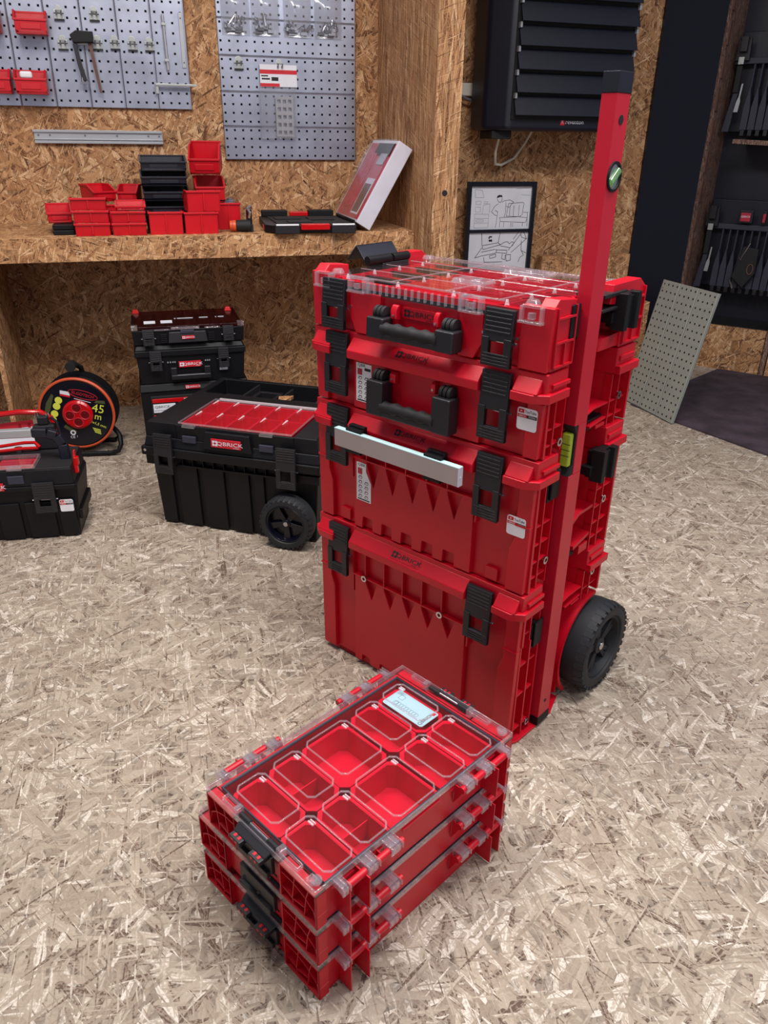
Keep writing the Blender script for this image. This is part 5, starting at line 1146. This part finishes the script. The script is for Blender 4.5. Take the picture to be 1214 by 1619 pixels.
for i in range(5): 
    for j in range(2): x_, y_ = 0.128 + i * 0.0775, 0.105 + j * 0.125; b.hexa([(x_ + 0.003, y_ + 0.018, 0.3766), (x_ + 0.009, y_ + 0.018, 0.3766), (x_ + 0.006, y_ - 0.022, 0.3766), (x_ + 0.004, y_ - 0.022, 0.3766)], [(x_ + 0.003, y_ + 0.018, 0.379), (x_ + 0.009, y_ + 0.018, 0.379), (x_ + 0.006, y_ - 0.022, 0.3775), (x_ + 0.004, y_ - 0.022, 0.3775)])
b.build('window_bosses', 'clear_glint', win)  # bosses whitened so their highlights are in the material
ROWN = ('front row', 'back row'); NUM = ('leftmost', 'second from left', 'middle', 'second from right', 'rightmost')
for j in range(2):
    for i in range(5):
        cup('organizer_bin', 'red bin under the window of the black chest, %s of the %s' % (NUM[i], ROWN[j]), CP(0.119 + i * 0.0775, 0.010 + j * 0.126, 0.3245), CA, 0.074, 0.121, 0.046, 'red bins in the black chest', c=0.004)
def chest_wheel(par, x, z, y):
    b = MB().lathe([(0.060, 0.030), (0.080, 0.034), (0.088, 0.028), (0.090, 0.010), (0.088, -0.018), (0.082, -0.026), (0.068, -0.026), (0.064, -0.020)], (x, y, z), 'y', 44)
    for k in range(30):
        a = 2 * PI * k / 30; da = 0.05
        P = lambda r, aa, h: (x + r * math.cos(aa), y + h, z + r * math.sin(aa))
        b.hexa([P(0.087, a - da, -0.004), P(0.087, a + da, -0.004), P(0.083, a + da, -0.026), P(0.083, a - da, -0.026)], [P(0.0915, a - da, -0.004), P(0.0915, a + da, -0.004), P(0.087, a + da, -0.0265), P(0.087, a - da, -0.0265)])
    o = b.build('wheel', 'rubber', par, label='black rubber wheel')
    b = MB().lathe([(0.065, 0.0), (0.066, -0.021), (0.060, -0.023), (0.056, -0.010), (0.054, 0.0)], (x, y, z), 'y', 36).lathe([(0.0, -0.014), (0.013, -0.014), (0.016, 0.0), (0.0, 0.0)], (x, y, z), 'y', 20, closed=False).lathe([(0.0, 0.002), (0.056, 0.002), (0.056, 0.006), (0.0, 0.006)], (x, y, z), 'y', 28, closed=False)
    for k in range(5):
        a = 2 * PI * k / 5 - PI / 2; u = Vector((math.cos(a), 0, math.sin(a))); v = Vector((-math.sin(a), 0, math.cos(a))); cc = Vector((x, y, z))
        q = [cc + u * r + v * w_ + Vector((0, h, 0)) for h, rw in ((0.002, 1), (-0.010, 1)) for r, w_ in ((0.010, -0.007), (0.058, -0.012), (0.058, 0.012), (0.010, 0.007))]
        b.hexa(q[:4], q[4:])
    b.build('rim', 'black_gloss', o, 0.001)
    MB().cyl((x, y - 0.014, z), 'y', 0.008, -0.006, 12).build('axle_nut', 'chrome', o, 0.001)
chest_wheel(t, 0.497, 0.091, -0.036); 
MB().cyl((0.497, -0.03, 0.091), 'y', 0.007, 0.40, 10).build('axle', 'chrome', t)

# ---- open black tray behind the chest, with a red clamp on it
t = thing('open_tray_case', 'open black case with dark compartments just behind the wheeled chest', 'case', CP(-0.035, 0.395, 0), CA)
MB().box(0, 0.60, 0, 0.21, 0.0, 0.27).build('shell', 'black', t, 0.006)
b = MB().ring([(-0.01, -0.012), (0.61, -0.012), (0.61, 0.225), (-0.01, 0.225)], [(0.02, 0.012), (0.59, 0.012), (0.59, 0.205), (0.02, 0.205)], 0.27, 0.345)
b.build('rim', 'black', t, 0.004)
b = MB().box(0.02, 0.59, 0.012, 0.205, 0.27, 0.285)
b.box(0.16, 0.168, 0.012, 0.205, 0.285, 0.335).box(0.30, 0.308, 0.012, 0.205, 0.285, 0.33).box(0.44, 0.448, 0.012, 0.205, 0.285, 0.325)
b.build('compartments', 'black_soft', t, 0.001)
b = MB().ring([(0.185, 0.06), (0.285, 0.06), (0.285, 0.16), (0.185, 0.16)], [(0.2, 0.075), (0.27, 0.075), (0.27, 0.145), (0.2, 0.145)], 0.285, 0.325); b.build('insert_frame', 'black_latch', t, 0.002)
b = MB()
for k in range(9): b.box(0.46, 0.57, 0.03 + k * 0.016, 0.036 + k * 0.016, 0.285, 0.322)
b.build('ribbed_insert', 'black_latch', t, 0.001)
t = thing('wood_offcut', 'small pale wood piece lying in the open black case', 'offcut', CP(0.285, 0.42, 0.331), CA + R(20))
MB().hexa([(0, 0, 0), (0.03, 0, 0), (0.055, 0.05, 0), (0.0, 0.045, 0)], [(0, 0, 0.012), (0.03, 0, 0.012), (0.055, 0.05, 0.012), (0.0, 0.045, 0.012)]).build('piece', 'osb_bench', t, 0.001)
t = thing('hand_clamp', 'red plastic clamp with black pad lying on the rear rim of the open case', 'clamp', CP(0.40, 0.60, 0.3455), CA)
MB().hexa([(-0.03, 0.0, 0.0), (0.14, 0.0, 0.0), (0.14, 0.022, 0.0), (-0.03, 0.022, 0.0)], [(-0.015, 0.0, 0.02), (0.14, 0.0, 0.026), (0.14, 0.022, 0.026), (-0.015, 0.022, 0.02)]).build('lower_jaw', 'red_gloss', t, 0.004)
MB().hexa([(-0.02, 0.0, 0.018), (0.03, 0.0, 0.018), (0.03, 0.022, 0.018), (-0.02, 0.022, 0.018)], [(0.05, 0.0, 0.072), (0.10, 0.0, 0.062), (0.10, 0.022, 0.062), (0.05, 0.022, 0.072)]).build('upper_jaw', 'red_gloss', t, 0.004)
MB().hexa([(0.05, -0.004, 0.052), (0.11, -0.004, 0.046), (0.11, 0.026, 0.046), (0.05, 0.026, 0.052)], [(0.075, -0.004, 0.085), (0.13, -0.004, 0.078), (0.13, 0.026, 0.078), (0.075, 0.026, 0.085)]).build('grip', 'black_soft', t, 0.004)

# ---- black stack under the bench
def BP(s, d, z): return RM(s, d, z)
SD_ = 0.715; BW = 0.43
t = RT('drawer_box', 'black drawer box with red drawer strips, lowest of the black stack under the bench', 'toolbox', 0.128, SD_, 0)
MB().box(0, BW, 0.0, 0.30, 0.0, 0.275).build('shell', 'black', t, 0.005)
MB().hexa([(-0.004, -0.006, 0.275), (BW + 0.004, -0.006, 0.275), (BW + 0.004, 0.305, 0.275), (-0.004, 0.305, 0.275)], [(0.0, 0.006, 0.305), (BW, 0.006, 0.305), (BW, 0.30, 0.305), (0.0, 0.30, 0.305)]).build('lid', 'black', t, 0.004)
logo(t, 0.205, -0.007, 0.290, 0.058, 'paper', 'ink_red', sub=False)
for z in (0.150, 0.02):
    d_ = MB().box(0.035, BW - 0.035, -0.008, 0.01, z, z + 0.108).build('drawer', 'black_soft', t, 0.003)
    MB().prism([(0.04, z + 0.082), (0.14, z + 0.082), (0.155, z + 0.060), (0.185, z + 0.060), (0.20, z + 0.082), (BW - 0.04, z + 0.082), (BW - 0.04, z + 0.098), (0.04, z + 0.098)], 'y', -0.014, -0.008).box(0.04, 0.14, -0.014, -0.008, z + 0.016, z + 0.030).build('red_strip', 'red_gloss', d_, 0.001)
    MB().box(0.165, 0.30, -0.022, -0.012, z + 0.090, z + 0.096).box(0.235, 0.30, -0.020, -0.012, z + 0.062, z + 0.070).build('pull', 'alu', d_, 0.001)
pl = MB().box(0.042, 0.130, -0.0125, -0.0085, 0.190, 0.226).build('label_plate', 'paper', t, 0.001)
pb = MB(); pb.text('QBRICK', 0.014, (0.078, -0.0128, 0.214), sx=1.2).text('SYSTEM DRAWER TOOLBOX', 0.0062, (0.085, -0.0128, 0.199), sx=1.0); pb.build('plate_lettering', 'ink', pl)
t = RT('black_tool_case', 'black tool case with red badge and folded handle, middle of the black stack', 'toolbox', 0.124, SD_, 0.3055)
MB().hexa([(0.012, 0.006, 0), (BW - 0.008, 0.006, 0), (BW - 0.008, 0.30, 0), (0.012, 0.30, 0)], [(0.004, 0.0, 0.115), (BW, 0.0, 0.115), (BW, 0.31, 0.115), (0.004, 0.31, 0.115)]).build('shell', 'black', t, 0.004)
MB().box(-0.002, BW + 0.004, -0.008, 0.312, 0.113, 0.138).build('rim', 'black', t, 0.004)
MB().hexa([(0.0, -0.004, 0.138), (BW, -0.004, 0.138), (BW, 0.30, 0.138), (0.0, 0.30, 0.138)], [(0.008, 0.008, 0.160), (BW - 0.01, 0.008, 0.160), (BW - 0.01, 0.30, 0.160), (0.008, 0.30, 0.160)]).build('lid', 'black', t, 0.004)
latch(t, 0.055, 0.140, 0.045, 0.080, y=-0.020); latch(t, 0.322, 0.140, 0.042, 0.080, y=-0.020)
logo(t, 0.208, -0.004, 0.078, 0.088, 'paper', 'ink_red')
b = MB().box(0.130, 0.155, -0.024, -0.006, 0.024, 0.070).box(0.262, 0.287, -0.024, -0.006, 0.024, 0.070).box(0.130, 0.287, -0.026, -0.006, 0.020, 0.040)
o = b.build('handle', 'black_latch', t, 0.004)
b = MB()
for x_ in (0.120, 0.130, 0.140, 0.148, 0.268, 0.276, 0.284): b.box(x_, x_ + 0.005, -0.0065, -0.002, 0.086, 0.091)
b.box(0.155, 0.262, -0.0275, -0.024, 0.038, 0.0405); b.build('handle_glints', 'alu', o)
MB().box(0.325, 0.357, -0.004, 0.002, 0.045, 0.068).build('label_plate', 'paper', t)
t = RT('black_organizer', 'black organizer with dark red transparent lid, topmost of the black stack', 'organizer', 0.122, SD_, 0.466)
MB().hexa([(0.006, 0.0, 0), (BW + 0.002, 0.0, 0), (BW + 0.002, 0.30, 0), (0.006, 0.30, 0)], [(0.0, -0.006, 0.058), (BW + 0.006, -0.006, 0.058), (BW + 0.006, 0.31, 0.058), (0.0, 0.31, 0.058)]).build('shell', 'black', t, 0.003)
lid = MB().box(0.008, BW - 0.004, 0.0, 0.305, 0.0585, 0.072).build('tinted_lid', 'clear_red', t, 0.004, label='dark red see-through lid')
b = MB()
for k in range(6): b.box(0.012 + k * 0.082, 0.018 + k * 0.082, 0.004, 0.30, 0.072, 0.0745)
b.build('lid_ribs', 'clear_red', lid)
for q in ((0.0, 0.025, -0.010, 0.02, 0.06, 0.078), (BW - 0.02, BW + 0.006, -0.010, 0.02, 0.06, 0.078), (0.15, 0.26, -0.012, -0.004, 0.058, 0.068), (0.085, 0.145, -0.012, -0.004, 0.056, 0.062), (0.28, 0.34, -0.012, -0.004, 0.058, 0.064)): MB().box(*q).build('lid_lug', 'clear_edge', lid, 0.002)
for x_, w_ in ((0.05, 0.045), (0.115, 0.045)): MB().box(x_, x_ + w_, 0.05, 0.10, 0.0728, 0.0735).build('lid_sheet', 'paper', lid)
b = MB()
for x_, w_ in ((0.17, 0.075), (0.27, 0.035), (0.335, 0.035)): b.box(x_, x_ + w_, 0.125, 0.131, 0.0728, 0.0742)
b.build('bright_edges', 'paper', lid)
for x_, y_ in ((0.005, 0.29), (BW - 0.045, 0.27)): MB().box(x_, x_ + 0.03, y_ - 0.03, y_, 0.072, 0.088, 0.006).build('lid_corner', 'red_gloss', lid, 0.002)
MB().hexa([(0.135, -0.022, 0.008), (0.288, -0.022, 0.008), (0.288, 0.0, 0.008), (0.135, 0.0, 0.008)], [(0.14, -0.016, 0.050), (0.283, -0.016, 0.050), (0.283, 0.0, 0.050), (0.14, 0.0, 0.050)]).build('front_handle', 'black_latch', t, 0.003)
MB().box(0.185, 0.238, -0.020, -0.010, 0.044, 0.056).build('lock_button', 'grey_fin', t, 0.002)
logo(t, 0.212, -0.0225, 0.029, 0.048, 'paper', 'ink_red', sub=False)
latch(t, 0.040, 0.064, 0.044, 0.062, y=-0.020); latch(t, 0.350, 0.066, 0.042, 0.060, y=-0.020)
b = MB()
for z_ in (0.01, 0.017, 0.024, 0.031, 0.038): b.box(0.108, 0.132, -0.010, -0.002, z_, z_ + 0.003).box(0.292, 0.316, -0.010, -0.002, z_, z_ + 0.003)
b.build('front_ribs', 'black_latch', t)

# ---- black toolbox at the left edge
XA = R(11.2); X0 = Vector((-1.012, 2.282, 0)); xu = Vector((math.cos(XA), math.sin(XA), 0)); xv = Vector((-math.sin(XA), math.cos(XA), 0))
def XP(u, v, z): return X0 + xu * u + xv * v + Vector((0, 0, z))
t = thing('open_toolbox', 'black open-handled toolbox at the left edge of the floor', 'toolbox', XP(-0.46, 0, 0), XA)
L_ = 0.46
t.scale = (1, 0.8, 1)
MB().hexa([(0.012, 0.012, 0), (L_ - 0.004, 0.012, 0), (L_ - 0.004, 0.23, 0), (0.012, 0.23, 0)], [(0.0, 0.0, 0.19), (L_ + 0.012, 0.0, 0.19), (L_ + 0.012, 0.25, 0.19), (0.0, 0.25, 0.19)]).build('shell', 'black', t, 0.004)
for x0, x1 in ((0.0, 0.10), (0.12, 0.20), (0.215, 0.285), (0.30, 0.39), (0.40, 0.455)):
    MB().hexa([(x0 + 0.004, 0.0, 0.006), (x1, 0.0, 0.006), (x1, 0.02, 0.006), (x0 + 0.004, 0.02, 0.006)], [(x0, -0.008, 0.135), (x1, -0.008, 0.135), (x1, 0.01, 0.135), (x0, 0.01, 0.135)]).build('front_panel', 'black', t, 0.003)
MB().box(-0.005, L_ + 0.008, -0.014, 0.255, 0.178, 0.194).box(L_ + 0.002, L_ + 0.013, 0.01, 0.24, 0.06, 0.095).build('rim', 'black', t, 0.003)
MB().hexa([(-0.004, -0.01, 0.194), (L_ + 0.006, -0.01, 0.194), (L_ + 0.006, 0.25, 0.194), (-0.004, 0.25, 0.194)], [(0.004, 0.0, 0.246), (L_ + 0.002, 0.0, 0.246), (L_ + 0.002, 0.24, 0.246), (0.004, 0.24, 0.246)]).build('lid', 'black', t, 0.004)
MB().box(0.004, L_, 0.002, 0.24, 0.246, 0.250).build('lid_top', 'black_soft', t, 0.003)
latch(t, 0.338, 0.208, 0.066, 0.104, y=-0.026)
latch(t, 0.06, 0.208, 0.066, 0.104, y=-0.026)
MB().box(0.268, 0.316, -0.013, -0.004, 0.205, 0.232).build('lid_button', 'grey_fin', t, 0.002)
logo(t, 0.205, -0.0145, 0.199, 0.098, 'paper', 'ink_red')
sticker_video(t, 0.410, -0.0088, 0.098, 0.042, 0.043)
# small lidded compartment in the top
b = MB().box(0.235, 0.345, 0.012, 0.112, 0.250, 0.252); o = b.build('compartment', 'red_bin', t)
for k in range(3): MB().box(0.243, 0.337, 0.022 + k * 0.024, 0.040 + k * 0.024, 0.252, 0.258).build('red_slat', 'pink_red', o, 0.002)
w_ = MB().box(0.226, 0.352, 0.002, 0.120, 0.262, 0.2645).build('clear_flap', 'clear_lid', t, label='clear flap over the compartment')
MB().ring([(0.224, 0.0), (0.354, 0.0), (0.354, 0.122), (0.224, 0.122)], [(0.229, 0.005), (0.349, 0.005), (0.349, 0.117), (0.229, 0.117)], 0.252, 0.266).box(0.270, 0.315, -0.010, 0.004, 0.250, 0.262).build('flap_rim', 'clear_edge', w_, 0.001)
# bow handle with a pale grip
hd = MB()
pth = [(0.435, 0.105, 0.245), (0.432, 0.105, 0.30), (0.418, 0.105, 0.330), (0.39, 0.105, 0.341), (0.345, 0.105, 0.344)]
for (a, b2) in zip(pth, pth[1:]):
    d = (Vector(b2) - Vector(a)).normalized(); nn = Vector((-d.z, 0, d.x)) * 0.015; yv = Vector((0, 0.016, 0)); A, B_ = Vector(a), Vector(b2)
    hd.hexa([A - nn - yv, A + nn - yv, A + nn + yv, A - nn + yv], [B_ - nn - yv, B_ + nn - yv, B_ + nn + yv, B_ - nn + yv])
hd.build('handle_arm', 'navy', t, 0.004); hd = MB()
for (a, b2) in zip(pth, pth[1:]):
    a = (L_ - a[0], a[1], a[2]); b2 = (L_ - b2[0], b2[1], b2[2])
    d = (Vector(b2) - Vector(a)).normalized(); nn = Vector((-d.z, 0, d.x)) * 0.015; yv = Vector((0, 0.016, 0)); A, B_ = Vector(a), Vector(b2)
    hd.hexa([A - nn - yv, A + nn - yv, A + nn + yv, A - nn + yv], [B_ - nn - yv, B_ + nn - yv, B_ + nn + yv, B_ - nn + yv])
hd.build('handle_arm', 'navy', t, 0.004)
MB().box(0.115, 0.345, 0.090, 0.120, 0.330, 0.358).build('handle_grip', 'alu', t, 0.004, label='pale aluminium grip')
# red release tab on the right end
t2 = MB().hexa([(L_ - 0.002, 0.055, 0.21), (L_ + 0.014, 0.055, 0.21), (L_ + 0.014, 0.08, 0.21), (L_ - 0.002, 0.08, 0.21)], [(L_ + 0.004, 0.07, 0.285), (L_ + 0.010, 0.07, 0.285), (L_ + 0.010, 0.085, 0.285), (L_ + 0.004, 0.085, 0.285)]).box(L_ + 0.004, L_ + 0.018, 0.06, 0.085, 0.235, 0.262).build('release_tab', 'red_gloss', t, 0.002)
# tools standing behind / in it
t = thing('red_bow_tool', 'red metal bow sticking up behind the left black toolbox', 'tool', XP(-0.20, 0.36, 0), XA)
MB().tube([(-0.32, 0, 0.28), (-0.25, 0, 0.305), (-0.02, 0, 0.326), (0.055, 0, 0.322), (0.085, 0, 0.30), (0.095, 0, 0.27), (0.095, 0, 0.015)], 0.010, 10).build('bow', 'red_gloss', t)
MB().box(-0.32, 0.11, -0.03, 0.03, 0, 0.02).box(-0.33, -0.30, -0.012, 0.012, 0.02, 0.285).build('base', 'black', t, 0.002)
t = thing('tool_card', 'white and red printed tool card lying behind the toolbox handle', 'card', XP(-0.36, 0.30, 0), XA, rot=(R(-18), R(-5), XA))
MB().box(0, 0.20, 0, 0.004, 0.03, 0.285).build('card', 'paper', t)
b = MB().box(0.0, 0.20, -0.001, 0, 0.262, 0.285).box(0.148, 0.158, -0.001, 0, 0.24, 0.275).box(0.18, 0.19, -0.001, 0, 0.24, 0.275); b.build('red_print', 'ink_red', t)
MB().box(0.10, 0.125, -0.001, 0, 0.245, 0.258).box(0.16, 0.176, -0.001, 0, 0.245, 0.25).build('black_print', 'ink', t)
t = thing('red_pliers', 'thin red handles of pliers resting across the toolbox lid', 'pliers', XP(-0.17, 0.150, 0.2505), XA)
MB().tube([(-0.22, 0.03, 0.010), (-0.10, 0.03, 0.014), (0.0, 0.028, 0.026), (0.035, 0.02, 0.028), (0.05, 0.01, 0.014)], 0.006, 8).tube([(-0.22, -0.005, 0.008), (-0.10, 0.0, 0.008), (0.0, 0.01, 0.012), (0.045, 0.014, 0.010)], 0.006, 8).build('handles', 'red_gloss', t)
MB().cyl((-0.02, 0.018, 0.0), 'z', 0.014, 0.014, 14).build('joint', 'chrome', t, 0.002)

# ---- cable reel
RZ = 0.178; t = RT('cable_reel', 'round black cable reel with red socket disc and orange rim', 'cable reel', -0.135, 0.615, 0, R(-9))
MB().lathe([(0.02, 0.0), (0.146, 0.0), (0.150, 0.006), (0.150, 0.016), (0.11, 0.020), (0.11, 0.088), (0.150, 0.092), (0.150, 0.112), (0.02, 0.112)], (0, 0, RZ), 'y', 48).build('drum', 'black', t)
MB().lathe([(0.1415, -0.0015), (0.146, -0.003), (0.1512, 0.0), (0.1512, 0.008), (0.1415, 0.008)], (0, 0, RZ), 'y', 56).build('orange_rim', 'orange', t)
MB().lathe([(0.111, 0.024), (0.135, 0.03), (0.138, 0.055), (0.135, 0.08), (0.111, 0.086)], (0, 0, RZ), 'y', 40).build('wound_cable', 'black_soft', t)
MB().lathe([(0.0, -0.004), (0.136, -0.004), (0.138, 0.0), (0.0, 0.0)], (0, 0, RZ), 'y', 48, closed=False).build('face_plate', 'black_gloss', t)
o = MB().lathe([(0.0, -0.016), (0.052, -0.016), (0.060, -0.010), (0.061, -0.004)], (0.005, 0, RZ - 0.002), 'y', 40, closed=False).build('socket_disc', 'red_gloss', t)
for dx, dz in ((0, 0.030), (0, -0.030), (0.030, 0.0), (-0.030, 0.0)):
    MB().lathe([(0.021, -0.0175), (0.0185, -0.0185), (0.0165, -0.0165)], (0.005 + dx, 0, RZ - 0.002 + dz), 'y', 24).build('socket_ring', 'ink_red', o)
    MB().cyl((0.005 + dx, -0.0165, RZ - 0.002 + dz), 'y', 0.0165, 0.0006, 20).build('socket', 'red_dark', o)
    b = MB()
    for ex_ in (-0.006, 0.006): b.cyl((0.005 + dx + ex_, -0.0172, RZ - 0.003 + dz), 'y', 0.002, 0.0006, 8)
    b.build('socket_holes', 'ink', o)
    MB().cyl((0.005 + dx, -0.021, RZ + 0.005 + dz), 'y', 0.0018, 0.005, 8).build('earth_pin', 'chrome', o)
yy = -0.0046
b = MB().text('45', 0.052, (0.088, yy, RZ + 0.018), (0.93, 0, -0.25), (0.25, 0, 0.93)).text('m', 0.040, (0.083, yy, RZ - 0.016), (0.93, 0, -0.25), (0.25, 0, 0.93)).text('3x1,5 mm', 0.017, (0.08, yy, RZ - 0.048), (0.85, 0, -0.42), (0.42, 0, 0.85))
for k in range(4): b.prism([(0.055 + 0.002 * k, RZ - 0.064 - 0.006 * k), (0.085, RZ - 0.074 - 0.006 * k), (0.085, RZ - 0.071 - 0.006 * k), (0.055 + 0.002 * k, RZ - 0.061 - 0.006 * k)], 'y', yy - 0.0003, yy)
b.build('yellow_lettering', 'yellow', t)
b = MB()
for x_, z_ in ((-0.062, 0.060), (-0.073, 0.035), (-0.086, 0.004), (-0.096, -0.022)): b.cyl((x_, yy, RZ + z_), 'y', 0.0145, -0.0004, 20)
b.build('yellow_spots', 'yellow', t)
b = MB().text('ELGOTECH', 0.0165, (0.036, yy, RZ + 0.080), (0.95, 0, -0.30), (0.30, 0, 0.95), sx=1.05)
el = [(0.036 + 0.058 * math.cos(k * PI / 12) * 0.95 + 0.017 * math.sin(k * PI / 12) * 0.30, yy, RZ + 0.080 - 0.058 * math.cos(k * PI / 12) * 0.30 + 0.017 * math.sin(k * PI / 12) * 0.95) for k in range(24)]
b.tube(el, 0.0012, 4, True); b.build('name_plate', 'ink_red', t)
MB().prism([(-0.052, RZ + 0.088), (-0.014, RZ + 0.078), (-0.016, RZ + 0.094), (-0.050, RZ + 0.102)], 'y', yy - 0.0004, yy).build('white_label', 'paper', t)
MB().box(-0.018, -0.006, yy - 0.0003, yy, RZ - 0.054, RZ - 0.045).build('white_label', 'paper', t)
MB().prism([(-0.053, RZ + 0.080), (-0.016, RZ + 0.070), (-0.014, RZ + 0.078), (-0.052, RZ + 0.088)], 'y', yy - 0.0004, yy).build('red_label', 'ink_red', t)
b = MB().prism([(-0.130, RZ - 0.01), (-0.112, RZ + 0.05), (-0.085, RZ + 0.088), (-0.078, RZ + 0.08), (-0.10, RZ + 0.02), (-0.118, RZ - 0.015)], 'y', yy - 0.0003, yy).prism([(0.075, RZ + 0.045), (0.118, RZ + 0.038), (0.118, RZ + 0.052), (0.085, RZ + 0.055)], 'y', yy - 0.0003, yy).prism([(-0.05, RZ - 0.045), (-0.01, RZ - 0.075), (-0.018, RZ - 0.088), (-0.06, RZ - 0.055)], 'y', yy - 0.0003, yy)
b.build('olive_print', 'olive', t)
MB().lathe([(0.006, 0.0), (0.011, 0.0), (0.011, -0.0006), (0.006, -0.0006)], (-0.026, yy, RZ - 0.080), 'y', 20).text('CE', 0.016, (-0.03, yy, RZ - 0.10)).text('1', 0.012, (-0.012, yy, RZ - 0.098)).tube([(0.0, yy, RZ + 0.066), (0.063, yy, RZ + 0.046)], 0.0012, 4).build('white_print', 'paper', t)
b = MB().tube([(-0.14, -0.03, 0.012), (0.12, -0.03, 0.012), (0.150, -0.03, 0.02), (0.162, -0.02, 0.045), (0.158, 0.0, 0.075), (0.14, 0.03, 0.09), (0.12, 0.05, 0.10), (0.05, 0.055, RZ - 0.02), (0.0, 0.056, RZ)], 0.010, 10)
b.tube([(-0.14, -0.03, 0.012), (-0.155, 0.05, 0.012), (-0.14, 0.13, 0.012), (0.11, 0.13, 0.012), (0.13, 0.12, 0.04), (0.06, 0.122, RZ - 0.03), (0, 0.122, RZ)], 0.010, 10)
b.build('stand', 'black', t)
b = MB().tube([(0.0, 0.122, RZ), (0.02, 0.122, 0.30), (0.02, 0.10, 0.345), (0.012, 0.06, 0.366), (0.008, 0.03, 0.372)], 0.011, 10)
b.cyl((0.006, -0.01, 0.375), 'y', 0.020, 0.05, 18, 0.017); b.build('carry_handle', 'black_soft', t, 0.001)
# black plug lead standing on the toolbox, in front of the reel
t = thing('plug_lead', 'black plug with bright pins sticking up by the toolbox handle', 'plug', XP(-0.105, 0.185, 0.2505), XA)
MB().box(-0.03, 0.04, -0.015, 0.02, 0, 0.085).box(-0.012, 0.022, -0.012, 0.016, 0.085, 0.115).build('body', 'black_soft', t, 0.006)
for x_ in (-0.014, -0.006, 0.018, 0.026): MB().cyl((x_, 0.0, 0.112), 'z', 0.003, 0.014, 8).build('pin', 'chrome', t)
MB().tube([(0.03, 0.0, 0.11), (0.045, 0.0, 0.095), (0.05, 0.0, 0.06), (0.048, 0.0, 0.004)], 0.005, 8).build('lead', 'black_soft', t)
